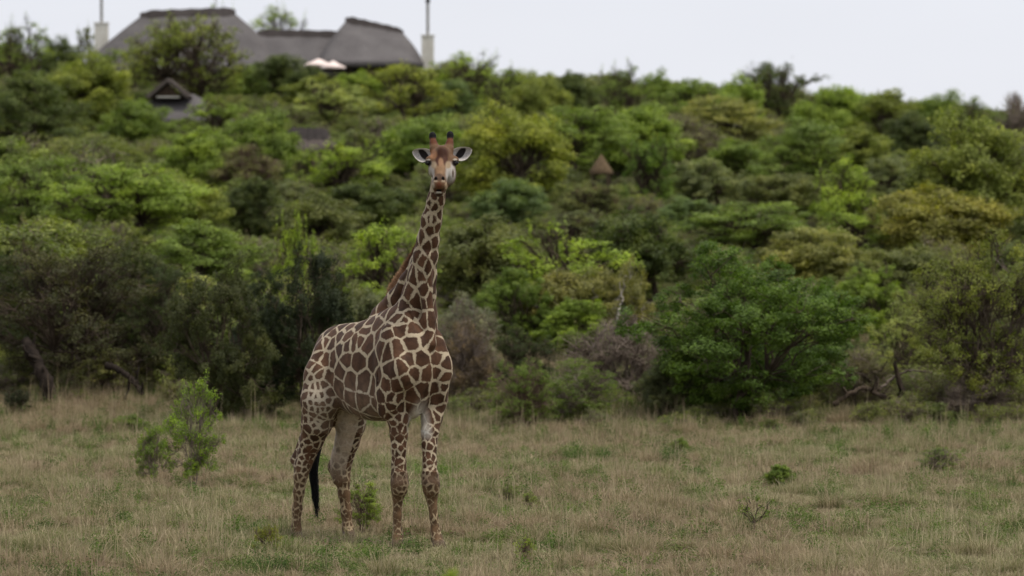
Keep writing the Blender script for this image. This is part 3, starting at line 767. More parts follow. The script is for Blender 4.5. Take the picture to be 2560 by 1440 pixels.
# ---- young plants standing in the grass
PLANTS2 = [
 ('young_thorn_bush', Bu, 380, 1056, 100, 150, 'young', 2, lin(100, 118, 48), 'smaller sparse thorn bush leaning beside the light green young one', M_TWIG, 60.5),
 ('young_thorn_bush', Bu, 482, 930, 165, 270, 'young', 1, lin(108, 128, 48), 'light green young thorn bush alone in the grass left of the giraffe', M_TWIG, 61.0),
 ('grass_bush', Bu, 905, 1196, 130, 130, 'young', 0, 'fieldgreen', 'little green bush growing beside the giraffe hind hoof', M_TWIG_RED, 51.6),
 ('grass_bush', Bu, 1270, 1204, 70, 66, 'thorn', 2, 'mid', 'small dark leafed bush in the grass right of the front hooves', M_TWIG_RED, 56.9),
 ('grass_bush', Bu, 1326, 1226, 60, 50, 'thorn', 1, 'fieldgreen', 'tiny yellowish bush beside the small dark leafed bush', M_TWIG_RED, 56.3),
 ('bare_sapling', Bu, 1890, 1222, 120, 120, 'sapling', 1, 'mid', 'bare spindly sapling in the grass right of centre', M_BARK, 51.4),
 ('grass_bush', Bu, 1952, 1158, 80, 64, 'dome', 0, 'mid', 'dense low green clump in the grass behind the bare sapling', M_BARK, 61.0),
 ('grass_bush', Bu, 2350, 1110, 130, 100, 'thorn', 0, 'mid', 'green shrub in the grass before the right twiggy tree', M_TWIG, 64.2),
 ('grass_bush', Bu, 668, 1312, 90, 80, 'shoots', 1, 'yellow', 'leafy yellow green weed near the bottom left of the giraffe', M_TWIG_RED, 48.0),
 ('grass_bush', Bu, 1312, 1338, 60, 70, 'feather', 0, 'lime', 'pale fern like weed in the near grass right of the front hooves', M_TWIG_RED, 47.4),
 ('near_shrub', Bu, 1118, 1402, 190, 500, 'dome', 2, 'lime', 'blurred bright green shrub tip at the bottom edge of the picture', M_TWIG, 27.0),
 ('grass_bush', Bu, 38, 960, 90, 90, 'thorn', 2, 'deep', 'small dark bush at the left edge where the grass begins', M_BARK, 80.0),
 ('grass_bush', Bu, 318, 1030, 110, 70, 'dome', 1, 'mid', 'rounded green clump behind the young thorn bush', M_BARK, 76.0),
 ('grass_bush', Bu, 1700, 1090, 60, 50, 'dome', 2, 'mid', 'low weed clump in the grass below the big bright bush', M_BARK, 70.0),
 ('grass_bush', Bu, 1060, 1228, 1, 1, 'dome', 2, 'mid', '', None, -1.0),
]
for p in PLANTS2:
    if p[11] and p[11] < 0: continue
    name, cat, px, top, w, h, kind, var, col, label, wood, yy = p
    plant(name, cat, px, top, w, h, kind, var, col, label, wood, yy, group='young plants in the grass' if name == 'grass_bush' else None)

M_BARK_SHADED = surf_mat('shaded_bark', [lin(26, 21, 17), lin(44, 36, 30), lin(58, 50, 42)], 9.0, 0.95, 0.5)  # darker copy of the bark, the shade under the trees put into its colour
# ---- dead wood lying and leaning at the field edge
def dead_wood(name, label, pts, r0, r1, mat, twigs=0, seed=1):
    P = np.array([at(*p) for p in pts]); base = P[0].copy(); base[2] = float(terrain(base[0], base[1]))
    root = empty(name, base); tag(root, label, 'branch')
    n = len(P); m = n * 5
    t = np.linspace(0, n - 1, m); Q = np.stack([np.interp(t, range(n), P[:, k]) for k in range(3)], -1)
    for _ in range(3): Q[1:-1] = (Q[:-2] + 2 * Q[1:-1] + Q[2:]) / 4
    r = np.random.default_rng(seed); Q[1:-1] += r.normal(0, .012, (m - 2, 3))
    R = np.linspace(r0, r1, m) * r.uniform(.85, 1.15, m)
    MB().tube(Q - base, R, 8).build('bough', mat, root, True)
    if twigs:
        st = Q[r.integers(m // 4, m, twigs)]; en = st + norm(r.normal(0, 1, (twigs, 3)) + np.array([0, 0, .5])) * r.uniform(.25, .8, (twigs, 1))
        v, f = tubes(limb_paths(st, en, seed, 5, .1) - base, np.linspace(1, .25, 5)[None] * r1 * r.uniform(.4, .9, (twigs, 1)), 4)
        tw = obj('twig', mk_mesh('twig', v, f, mat, True), root); tw['kind'] = 'stuff'
dead_wood('fallen_branch', 'arched fallen branch right of the big bright bush', [(2085, 1012, 80), (2120, 985, 80), (2165, 968, 80.2), (2205, 990, 80.4), (2235, 1040, 80.6)], .05, .03, M_BARK, 10, 3)
dead_wood('dead_branch', 'thin pale dead branch curving above the arched fallen branch', [(2200, 975, 80.8), (2235, 940, 81), (2270, 925, 81.2), (2330, 930, 81.4)], .03, .012, M_TWIG, 8, 4)
dead_wood('stump', 'dark dead stump under the pale lime tree', [(2238, 1078, 80.2), (2240, 1040, 80.2), (2236, 1000, 80.3)], .14, .11, M_BARK, 5, 5)
dead_wood('leaning_trunk', 'dark leaning trunk under the left twiggy tree', [(128, 1004, 82.6), (114, 950, 82.6), (86, 895, 82.8), (62, 850, 83.0)], .15, .09, M_BARK_SHADED, 6, 6)
dead_wood('fallen_log', 'broken dark log propped up in the left shade', [(262, 912, 82.8), (296, 922, 82.8), (330, 944, 82.6), (356, 985, 82.4)], .065, .045, M_BARK_SHADED, 5, 7)
dead_wood('dead_sapling', 'bent pale bare stem standing out left of the big bright bush', [(1541, 850, 90), (1543, 800, 90), (1548, 772, 90), (1556, 755, 90), (1553, 735, 90), (1560, 712, 90)], .026, .016, M_BARK_PALE, 5, 8)
dead_wood('dead_branch', 'broken grey branch sticking out right of the brush pile', [(1640, 870, 80), (1668, 838, 80), (1684, 815, 79.8)], .022, .01, M_TWIG, 8, 9)

# ---- bush filling the hillside between the trees that can be told apart: one mass
def thicket():
    small = []
    for i, (kind, kw) in enumerate((('dome', {}), ('thorn', {}), ('loose', {}), ('layer', {}), ('dense', {}), ('twiggy', {}))):
        d = dict(KINDS[kind]); d['leaves'] = int(d['leaves'] * .62); d['leaf'] = d.get('leaf', .014) * 1.2; d['twigs'] = min(d.get('twigs', 7), 12)
        a, b, c, e = make_plant(500 + i * 13, **d)
        me = mk_mesh('thicket_bush', np.concatenate([a, c]), np.concatenate([b, e + len(a)]), M_LEAF_FILL)
        me.materials.append(M_TWIG)
        mi = np.zeros(len(b) + len(e), np.int32); mi[len(b):] = 1; me.polygons.foreach_set('material_index', mi)
        small.append(me)
    return small
def scatter(name, meshes, P, S, Rz, idx, label, cat):
    """one object: the given meshes set on points by geometry nodes"""
    colh = bpy.data.collections.new(name + '_source')
    for i, me in enumerate(meshes):
        o = bpy.data.objects.new('%s_%02d' % (name, i), me); colh.objects.link(o)
    pm = bpy.data.meshes.new(name); pm.vertices.add(len(P)); pm.vertices.foreach_set('co', np.asarray(P, np.float32).ravel())
    for nm, ty, arr in (('scl', 'FLOAT_VECTOR', S), ('rot', 'FLOAT_VECTOR', Rz)):
        a = pm.attributes.new(nm, ty, 'POINT'); a.data.foreach_set('vector', np.asarray(arr, np.float32).ravel())
    a = pm.attributes.new('pick', 'INT', 'POINT'); a.data.foreach_set('value', np.asarray(idx, np.int32))
    o = obj(name, pm); tag(o, label, cat, kind='stuff')
    ng = bpy.data.node_groups.new(name + '_nodes', 'GeometryNodeTree')
    ng.interface.new_socket('Geometry', in_out='INPUT', socket_type='NodeSocketGeometry'); ng.interface.new_socket('Geometry', in_out='OUTPUT', socket_type='NodeSocketGeometry')
    gi = ng.nodes.new('NodeGroupInput'); go = ng.nodes.new('NodeGroupOutput')
    ci = ng.nodes.new('GeometryNodeCollectionInfo'); ci.inputs['Collection'].default_value = colh
    ci.inputs['Separate Children'].default_value = True; ci.inputs['Reset Children'].default_value = True
    ip = ng.nodes.new('GeometryNodeInstanceOnPoints'); ip.inputs['Pick Instance'].default_value = True
    def na(nm, ty):
        n = ng.nodes.new('GeometryNodeInputNamedAttribute'); n.data_type = ty; n.inputs['Name'].default_value = nm; return n.outputs['Attribute']
    L = ng.links.new
    L(gi.outputs[0], ip.inputs['Points']); L(ci.outputs[0], ip.inputs['Instance'])
    L(na('pick', 'INT'), ip.inputs['Instance Index']); L(na('scl', 'FLOAT_VECTOR'), ip.inputs['Scale'])
    er = ng.nodes.new('FunctionNodeEulerToRotation'); L(na('rot', 'FLOAT_VECTOR'), er.inputs[0]); L(er.outputs[0], ip.inputs['Rotation'])
    L(ip.outputs[0], go.inputs[0])
    md = o.modifiers.new('scatter', 'NODES'); md.node_group = ng
    return o

def build_thicket():
    r = np.random.default_rng(21); P, S, Rz, I = [], [], [], []
    STOOD.extend([(448, 200, 150, 305, 235.0), (772, 318, 120, 402, 205.0), (1503, 384, 70, 440, 168.0), (1490, 465, 100, 495, 160.0), (1846, 305, 110, 322, 262.0), (640, 0, 860, 195, 322.0)])
    ST = np.array(STOOD); NS = len(PLANTS)
    def put(xx, yy, w, h, i, lim_f):
        gz = float(terrain(xx, yy)); px = 1280 + xx * FPX / yy
        near = (ST[:, 4] > yy) & (np.abs(ST[:, 0] - px) < ST[:, 2] * .46 + w * FPX / yy * .3)
        if near.any():
            lim = ST[near, 3] - (ST[near, 3] - ST[near, 1]) * lim_f
            h = min(h, float((HC - (lim - ROW0) * yy / FPX - gz).min()))
        sky = float(np.interp(px, [0, 120, 260, 900, 1000, 1110, 1200, 1300, 1500, 1700, 1850, 2050, 2200, 2400, 2560], [95, 110, 130, 190, 180, 140, 158, 172, 176, 194, 198, 214, 226, 246, 282])) + r.uniform(0, 14)
        h = min(h, HC - (sky - ROW0) * yy / FPX - gz)
        if h < .3: return
        w = min(w, h * 1.45)
        P.append((xx, yy, gz - .05)); S.append((w, w, h)); Rz.append((0, 0, r.uniform(0, 6.28))); I.append(i)
    # crowns of middle size, one behind the other up the slope
    row = 985.0
    while row > 175:
        px = -1100 + r.uniform(0, 100)
        while px < 3700:
            b = row + r.uniform(-26, 26); y = depth_for(px, b, 83.0, 329.0)
            cw = r.uniform(3.2, 6.2) * float(np.interp(y, [85, 140, 330], [.8, .95, 1.25])); wp = cw * FPX / y
            if b > 150 and not (130 < px < 1110 and y > 300):
                busy = (np.abs(ST[:, 0] - px) < (ST[:, 2] + wp) * .22) & (np.abs(ST[:, 3] - b) < 35)
                if not busy.any(): put((px - 1280) * y / FPX, y, cw, cw * r.uniform(.66, .9), r.choice(6, p=[.26, .20, .18, .06, .27, .03]), .44)
            px += wp * r.uniform(.38, .70)
        row -= float(np.interp(row, [200, 600, 985], [22, 38, 66]))
    # rough scrub spilling out along the edge of the field
    for _ in range(320):
        px = r.uniform(-600, 3200); yy = r.uniform(77.0, 87.0) if px > 900 else (r.uniform(78.5, 88) if px > 420 else r.uniform(83.5, 90))
        w = r.uniform(.5, 1.7); put((px - 1280) * yy / FPX, yy, w, w * r.uniform(.45, .8) * (1 if yy > 80 else .7), r.choice(6, p=[.08, .46, .08, .0, .06, .32]), .45)
    # low undergrowth
    y = 84.0
    while y < 335:
        half = y * 0.1164 * 1.8 + 3; x = -half
        step = 1.3 + y * .005
        while x < half:
            xx = x + r.uniform(-.6, .6) * step; yy = y + r.uniform(-.6, .6) * step
            x += step * r.uniform(.8, 1.5); px = 1280 + xx * FPX / yy
            if 150 < px < 1110 and yy > 308: continue
            w = r.uniform(1.0, 2.1) * (1 + y / 700); put(xx, yy, w, w * r.uniform(.42, .66), r.choice(6, p=[.26, .26, .14, .06, .18, .10]), .36)
        y += step * 1.15
    scatter('bush_thicket', thicket(), P, S, Rz, I, 'mixed green scrub filling the hillside between the larger trees', 'scrub')
build_thicket()

# ------------------------------------------------------------------ giraffe
class Sculpt:
    """signed-distance sculpture on a voxel grid, meshed with surface nets"""
    def __init__(s, lo, hi, h):
        s.lo = np.array(lo, float); s.h = h
        s.n = np.ceil((np.array(hi) - s.lo) / h).astype(int) + 1
        s.D = np.full(s.n, 1.0, np.float32)
    def _box(s, lo, hi, pad):
        a = np.maximum(np.floor((np.asarray(lo) - pad - s.lo) / s.h).astype(int), 0)
        b = np.minimum(np.ceil((np.asarray(hi) + pad - s.lo) / s.h).astype(int) + 1, s.n)
        ax = [s.lo[i] + s.h * np.arange(a[i], b[i]) for i in range(3)]
        G = np.stack(np.meshgrid(*ax, indexing='ij'), -1).astype(np.float32)
        return tuple(slice(a[i], b[i]) for i in range(3)), G
    def _join(s, sl, d, k, cut=False):
        D = s.D[sl]
        if cut:
            hh = np.clip(0.5 - 0.5 * (D + d) / k, 0, 1); s.D[sl] = D * (1 - hh) - d * hh + k * hh * (1 - hh)
        else:
            hh = np.clip(0.5 + 0.5 * (d - D) / k, 0, 1); s.D[sl] = d * (1 - hh) + D * hh - k * hh * (1 - hh)
    def cone(s, a, b, r1, r2, k=0.06, cut=False):
        a = np.asarray(a, float); b = np.asarray(b, float); r = max(r1, r2)
        sl, G = s._box(np.minimum(a, b) - r, np.maximum(a, b) + r, k + 2 * s.h)
        ba = b - a; t = np.clip(((G - a) @ ba) / (ba @ ba), 0, 1)
        d = np.linalg.norm(G - a - t[..., None] * ba, axis=-1) - (r1 + (r2 - r1) * t)
        s._join(sl, d, k, cut)
    def chain(s, pts, k=0.06):
        for (p, r), (q, w) in zip(pts[:-1], pts[1:]): s.cone(p, q, r, w, k)
    def ell(s, c, rad, axes=None, k=0.08, cut=False):
        c = np.asarray(c, float); rad = np.asarray(rad, float)
        A = np.eye(3) if axes is None else np.asarray(axes, float)
        ext = np.sqrt(((A.T * rad) ** 2).sum(1)) if axes is not None else rad
        ext = np.abs(A.T) @ rad if axes is not None else rad
        sl, G = s._box(c - ext, c + ext, k + 2 * s.h)
        q = (G - c) @ A.T
        k0 = np.linalg.norm(q / rad, axis=-1); k1 = np.linalg.norm(q / rad ** 2, axis=-1) + 1e-6
        s._join(sl, k0 * (k0 - 1) / k1, k, cut)
    def mesh(s):
        D = s.D; ins = D < 0; nx, ny, nz = s.n - 1
        cnt = np.zeros((nx, ny, nz), np.int8)
        corners = [(i, j, k) for i in (0, 1) for j in (0, 1) for k in (0, 1)]
        for i, j, k in corners: cnt += ins[i:i + nx, j:j + ny, k:k + nz]
        I = np.argwhere((cnt > 0) & (cnt < 8))
        val = {c: D[I[:, 0] + c[0], I[:, 1] + c[1], I[:, 2] + c[2]] for c in corners}
        acc = np.zeros((len(I), 3)); w = np.zeros(len(I))
        for c in corners:
            for ax in range(3):
                if c[ax] == 0:
                    c2 = list(c); c2[ax] = 1; c2 = tuple(c2)
                    a, b = val[c], val[c2]; m = (a < 0) != (b < 0)
                    t = np.where(m, a / np.where(m, a - b, 1), 0)
                    p = np.tile(np.array(c, float), (len(I), 1)); p[:, ax] += t
                    acc[m] += p[m]; w[m] += 1
        V = s.lo + s.h * (I + acc / w[:, None])
        idx = np.full((nx, ny, nz), -1, np.int32); idx[I[:, 0], I[:, 1], I[:, 2]] = np.arange(len(I))
        Q = []
        for ax in range(3):
            sl0 = [slice(None)] * 3; sl1 = [slice(None)] * 3; sl0[ax] = slice(0, -1); sl1[ax] = slice(1, None)
            A = ins[tuple(sl0)]; B = ins[tuple(sl1)]
            E = np.argwhere(A != B); u, v = (ax + 1) % 3, (ax + 2) % 3
            E = E[(E[:, u] > 0) & (E[:, v] > 0) & (E[:, u] < s.n[u] - 1) & (E[:, v] < s.n[v] - 1)]
            def cell(du, dv):
                C = E.copy(); C[:, u] -= du; C[:, v] -= dv
                return idx[C[:, 0], C[:, 1], C[:, 2]]
            q = np.stack([cell(1, 1), cell(0, 1), cell(0, 0), cell(1, 0)], -1)
            f = A[E[:, 0], E[:, 1], E[:, 2]]
            q[~f] = q[~f][:, ::-1]
            Q.append(q)
        F = np.concatenate(Q); F = F[(F >= 0).all(1)]
        e = np.concatenate([F[:, [0, 1]], F[:, [1, 2]], F[:, [2, 3]], F[:, [3, 0]]])
        e = np.unique(np.sort(e, 1), axis=0)
        deg = np.bincount(e.ravel(), minlength=len(V)).astype(float)[:, None]
        for lam in (0.5, -0.35, 0.5, -0.35, 0.5):
            S = np.zeros_like(V)
            for c in range(3):
                S[:, c] = np.bincount(e[:, 0], V[e[:, 1], c], len(V)) + np.bincount(e[:, 1], V[e[:, 0], c], len(V))
            V = V + lam * (S / deg - V)
        return V, F

def vnormals(V, F):
    n = np.cross(V[F[:, 2]] - V[F[:, 0]], V[F[:, 3]] - V[F[:, 1]])
    out = np.zeros_like(V)
    for c in range(4):
        for a in range(3): out[:, a] += np.bincount(F[:, c], n[:, a], len(V))
    return norm(out)

def to_px(V):
    return 1280 + V[:, 0] * FPX / V[:, 1], ROW0 + (HC - V[:, 2]) * FPX / V[:, 1]

BD = np.array([0.58, -0.8146, 0.0]); BR = np.array([-0.8146, -0.58, 0.0]); UP = np.array([0, 0, 1.0])
PEL = np.array([(838 - 1280) * 50.85 / FPX, 50.85, 0.0])
def bp(u, v, z): return PEL + BD * u + BR * v + UP * z

def giraffe_sculpt():
    S = Sculpt((-2.75, 48.55, -0.03), (-0.55, 51.75, 4.78), 0.0125)
    ax = np.stack([BD, BR, UP])
    def tilt(pitch, yaw=0.0):
        c, s_ = math.cos(pitch), math.sin(pitch)
        d2 = BD * c + UP * s_; u2 = UP * c - BD * s_
        return np.stack([d2, BR, u2])
    # trunk
    S.ell(bp(0.72, 0, 1.99), (0.86, 0.37, 0.55), tilt(0.06), 0.05)
    S.ell(bp(0.13, 0, 2.10), (0.43, 0.285, 0.37), tilt(0.10), 0.15)
    S.ell(bp(0.00, .12, 1.68), (0.22, 0.22, 0.40), tilt(0.0), 0.16)
    S.ell(bp(1.36, 0, 2.07), (0.46, 0.30, 0.58), tilt(0.1), 0.12)
    S.ell(bp(1.15, 0, 2.38), (0.52, 0.15, 0.30), tilt(0.30), 0.18)
    S.ell(bp(0.30, 0, 2.34), (0.55, 0.13, 0.13), tilt(0.10), 0.12)
    S.ell(bp(0.95, 0.02, 1.72), (0.55, 0.33, 0.31), tilt(-0.02), 0.1)
    # breast
    S.ell(bp(1.66, 0.0, 2.00), (0.20, 0.23, 0.42), tilt(-0.12), 0.10)
    S.ell(bp(1.56, 0.0, 1.70), (0.20, 0.13, 0.25), tilt(0), 0.1)
    # shoulders
    S.ell(bp(1.52, 0.26, 2.02), (0.22, 0.115, 0.50), tilt(0.10), 0.08)
    S.ell(bp(1.66, -0.27, 2.02), (0.20, 0.13, 0.46), tilt(0.10), 0.08)
    S.ell(bp(1.74, -0.29, 2.02), (0.15, 0.125, 0.20), tilt(0.0), 0.06)
    S.ell(bp(1.73, 0.24, 1.98), (0.13, 0.12, 0.20), tilt(0.0), 0.08)
    S.ell(bp(1.47, 0.27, 1.70), (0.17, 0.11, 0.26), tilt(-0.1), 0.07)
    S.ell(bp(1.58, -0.28, 1.70), (0.16, 0.12, 0.28), tilt(-0.1), 0.07)
    # neck
    neck = [((1034, 850, 49.92), .29), ((1038, 790, 49.84), .245), ((1048, 735, 49.74), .185), ((1056, 690, 49.66), .155), ((1064, 640, 49.57), .134),
            ((1070, 600, 49.51), .120), ((1079, 550, 49.44), .110), ((1090, 500, 49.37), .094), ((1099, 455, 49.30), .088), ((1104, 410, 49.22), .10)]
    S.chain([(at(*p), r) for p, r in neck], 0.05)
    crest = [((1066, 600, 49.62), .07), ((1046, 655, 49.78), .085), ((1022, 705, 49.98), .10), ((995, 752, 50.15), .13), ((962, 795, 50.32), .17)]
    S.chain([(at(*p), r) for p, r in crest], 0.07)
    # windpipe ridges and breast crease
    S.chain([(at(1068, 640, 49.44), .05), (at(1066, 720, 49.52), .06), (at(1072, 800, 49.50), .07), (at(1078, 860, 49.42), .06)], 0.06)
    # fore legs
    near = [((988, 930, 49.46), .16), ((988, 1000, 49.52), .145), ((996, 1050, 49.52), .118), ((997, 1085, 49.51), .098), ((997, 1120, 49.50), .085), ((997, 1160, 49.50), .079),
            ((998, 1190, 49.49), .090), ((999, 1210, 49.46), .098), ((998, 1226, 49.46), .084), ((995, 1243, 49.49), .058), ((993, 1290, 49.49), .045), ((993, 1328, 49.48), .050), ((993, 1342, 49.46), .058), ((994, 1354, 49.42), .060)]
    far = [((1092, 930, 49.72), .16), ((1086, 1000, 49.68), .145), ((1079, 1045, 49.62), .118), ((1075, 1080, 49.56), .097), ((1073, 1115, 49.51), .083), ((1074, 1158, 49.46), .077),
           ((1075, 1190, 49.43), .090), ((1077, 1210, 49.40), .098), ((1078, 1227, 49.40), .084), ((1079, 1244, 49.42), .059), ((1085, 1295, 49.39), .047), ((1089, 1334, 49.37), .052), ((1092, 1347, 49.35), .060), ((1096, 1358, 49.30), .060)]
    for L in (near, far): S.chain([(at(*p), r) for p, r in L], 0.035)
    for (c, y) in ((999, 49.42), (1078, 49.36)):
        S.ell(at(c, 1214, y), (.07, .05, .055), None, 0.03)
        for rr in (1180, 1187, 1195, 1203): S.cone(at(c - 12, rr, y - .01), at(c + 11, rr + 1.5, y - .02), .018, .02, 0.012)
    # hind legs
    hn = [(bp(0.14, .15, 2.12), .22), (at(808, 940, 50.55), .215), (at(801, 1000, 50.50), .222), (at(791, 1060, 50.58), .172), (at(780, 1100, 50.66), .130), (at(766, 1138, 50.72), .100), (at(757, 1165, 50.72), .088),
          (at(751, 1192, 50.70), .072), (at(747, 1230, 50.70), .058), (at(743, 1275, 50.70), .050), (at(740, 1318, 50.69), .050), (at(739, 1333, 50.67), .057), (at(740, 1345, 50.62), .058)]
    hf = [(bp(0.04, -.16, 2.08), .25), (at(880, 960, 50.80), .22), (at(881, 1020, 50.78), .19), (at(876, 1062, 50.84), .164), (at(868, 1103, 50.90), .136), (at(857, 1142, 50.96), .118), (at(853, 1168, 50.98), .106),
          (at(857, 1200, 50.96), .078), (at(860, 1235, 50.95), .064), (at(866, 1280, 50.94), .058), (at(869, 1318, 50.92), .056), (at(870, 1333, 50.90), .060), (at(872, 1344, 50.84), .060)]
    S.chain(hn, 0.05); S.chain(hf, 0.05)
    for (p, q) in (((766, 1075, 50.80), (739, 1150, 50.84)), ((852, 1090, 51.04), (832, 1168, 51.06))):
        S.cone(at(*p), at(*q), .055, .050, 0.06)
        S.cone(at(*q), at(q[0] + 9, q[1] + 34, q[2] - .08), .050, .04, 0.06)
    # creases: elbow and shoulder edge against the barrel, breast furrow, stifle fold
    def groove(pts, r, k=0.03):
        for p, q in zip(pts[:-1], pts[1:]):
            S.cone(at(*p), at(*q), r, r, k, cut=True)
    groove([(958, 850, 49.60), (949, 900, 49.52), (950, 960, 49.48), (960, 1015, 49.50), (966, 1040, 49.52)], .016)
    groove([(1062, 820, 49.30), (1075, 860, 49.28), (1079, 930, 49.30), (1066, 990, 49.38), (1044, 1050, 49.45)], .030)
    groove([(832, 900, 50.32), (836, 960, 50.34), (848, 1005, 50.40)], .014)
    groove([(1020, 760, 49.62), (1035, 800, 49.50), (1052, 825, 49.42)], .012)
    # hooves
    for (c, r0, y) in ((994, 1362, 49.40), (1098, 1366, 49.27), (741, 1351, 50.60), (873, 1350, 50.82)):
        p = at(c, r0, y); p[2] = 0.045
        S.ell(p, (.075, .10, .062), None, 0.03)
    # tail stem
    S.chain([(bp(-0.20, 0, 2.16), .06), (bp(-0.34, 0, 2.00), .045), (at(772, 960, 51.38), .032), (at(796, 1050, 51.40), .027), (at(803, 1110, 51.38), .026)], 0.04)
    # head
    S.ell(at(1105, 391, 49.14), (.128, .16, .125), None, 0.05)
    S.ell(at(1105, 384, 49.02), (.062, .075, .085), None, 0.06)          # forehead bump
    for s_ in (-1, 1):
        S.ell(at(1105.5 + s_ * 29.5, 400, 49.05), (.056, .085, .048), None, 0.04)   # brows
        S.ell(at(1105 + s_ * 21, 425, 49.02), (.058, .12, .085), None, 0.06)      # cheeks
        ox = (1083.5, 1124.5)[s_ > 0]; tx, tr = ((1081.5, 335), (1125.5, 333))[s_ > 0]
        S.chain([(at(ox + s_ * -3, 372, 49.16), .060), (at(ox, 358, 49.20), .038), (at(tx, 345, 49.24), .028), (at(tx, tr + 6, 49.25), .033), (at(tx, tr + 2.0, 49.25), .034)], 0.03)
    S.chain([(at(1104.5, 405, 49.02), .112), (at(1102, 430, 48.88), .088), (at(1100, 449, 48.79), .072), (at(1098, 463, 48.76), .070), (at(1097.5, 472, 48.78), .058)], 0.04)
    S.chain([(at(1108, 436, 49.10), .10), (at(1102, 462, 48.95), .075), (at(1097, 482, 48.84), .047)], 0.04)       # lower jaw
    S.ell(at(1127, 442, 48.98), (.055, .085, .085), None, 0.05)           # chewing cheek
    S.ell(at(1098, 461, 48.73), (.078, .05, .05), None, 0.03)             # upper lip
    S.ell(at(1097, 484, 48.80), (.045, .05, .032), None, 0.02)            # chin
    for s_ in (-1, 1):
        S.ell(at(1098.5 + s_ * 9.5, 446, 48.715), (.022, .03, .02), None, 0.03)
        S.ell(at(1098.5 + s_ * 9.3, 447.5, 48.70), (.010, .03, .014), None, 0.012, True)
    S.ell(at(1097.5, 475.5, 48.72), (.05, .05, .009), None, 0.012, True)  # mouth
    return S.mesh()

def coat_seeds(V, Nrm, px, row):
    """patch centres of the coat: those the photograph shows on this side, then evenly scattered ones on the far side"""
    z3 = [(1100,60),(1005,95),(950,170),(1165,140),(860,180),(770,200),(640,235),(565,230),(470,300),(545,330),(610,345),(800,285),(757,375),(690,400),(612,440),
          (830,420),(1020,290),(1185,250),(1285,90),(1210,30),(1330,250),(1420,150),(1530,140),(1310,395),(1470,380),(1540,430),(1600,270),(1625,430),(540,470),(450,410),
          (390,400),(330,430),(965,470),(1050,500),(1160,480),(1280,580),(1425,580),(1580,580),(1672,620),(1590,730),(1480,750),(1345,745),(1205,650),(1080,700),
          (900,610),(735,600),(592,590),(548,715),(640,820),(800,830),(935,800),(462,570),(385,580),(310,545),(285,680),(225,650),(330,745),(412,770),(215,800),(260,870),(312,860),
          (372,850),(185,740),(190,870),(445,945),(360,970),(285,980),(230,955),(180,960),(435,1020),(505,1065),(300,1055),(370,1068),(228,1045),(425,1125),(530,890),(640,1000),
          (790,1050),(912,1060),(970,985),(860,1140),(985,1140),(1030,870),(1140,900),(1275,830),(1440,920),(1165,1010),(1310,985),(1095,1000),(1570,890),(1665,790),
          (1655,890),(1610,1000),(1105,1110),(1195,1115),(1272,1120),(1165,1200),(1255,1220),(1130,1160),(1080,1200),(1115,1270),(1190,1310),(1250,1330),(1110,1350),
          (250,1115),(315,1130),(365,1120),(180,1080),(200,1100),(260,1185),(320,1260),(380,1185),(345,1220),(235,1230),(185,1210),(280,1290),(205,1330),(310,1350),(245,1330),(165,1150),(460,1160),(380,1290),
          (1520,1230),(1590,1210),(1520,1330),(1570,1370),(1480,1300),(1640,1130)]
    z2 = [(690,110),(750,160),(825,95),(735,285),(680,262),(805,235),(635,290),(780,362),(695,392),(607,470),(762,510),(670,550),(565,625),(605,690),(757,650),(680,770),
          (590,850),(530,850),(725,865),(620,985),(540,1075),(712,1080),(620,1120),(495,1185),(480,1015),(430,1125),(370,1000),(612,1260),(732,1260),(328,1165),(362,1262),(415,1275),
          (545,1365),(250,1345),(760,40),(720,40),(650,190)]
    T = [(720 + a / 4.236, 760 + b / 4.236) for a, b in z3] + [(900 + a / 4.0, 480 + b / 4.0) for a, b in z2]
    seeds, sn = [], []
    for a, b in T:
        d = (px - a) ** 2 + (row - b) ** 2
        c = np.where(d < 9.0)[0]
        if len(c) == 0: continue
        i = c[np.argmin(V[c, 1])]
        if seeds and np.min(np.linalg.norm(np.array(seeds) - V[i], axis=1)) < 0.05: continue
        seeds.append(V[i]); sn.append(Nrm[i])
    seeds = np.array(seeds); sn = np.array(sn)
    z = V[:, 2]
    R = np.interp(z, [0, .5, .9, 1.3, 1.6, 2.0, 2.6, 3.2, 3.9, 4.1], [.05, .052, .06, .085, .12, .19, .17, .14, .10, .08])
    facing = -(Nrm * norm(V - np.array([0, 0, HC]))).sum(1)
    known = (facing > 0.22) & (row > 495) & (((row < 1075) & (px < 850)) | ((row < 1060) & (px >= 850)))
    known &= ~((px > 836) & (V[:, 1] > 50.6) & (row > 1000))
    order = rng.permutation(len(V))[:9000]; order = order[~known[order]]
    S = list(seeds); SN = list(sn)
    SA = np.array(S); NA = np.array(SN)
    for i in order:
        d = np.linalg.norm(SA - V[i], axis=1) + 0.12 * np.clip(1 - NA @ Nrm[i], 0, 2)
        if d.min() > R[i]:
            SA = np.vstack([SA, V[i]]); NA = np.vstack([NA, Nrm[i]])
    return SA, NA

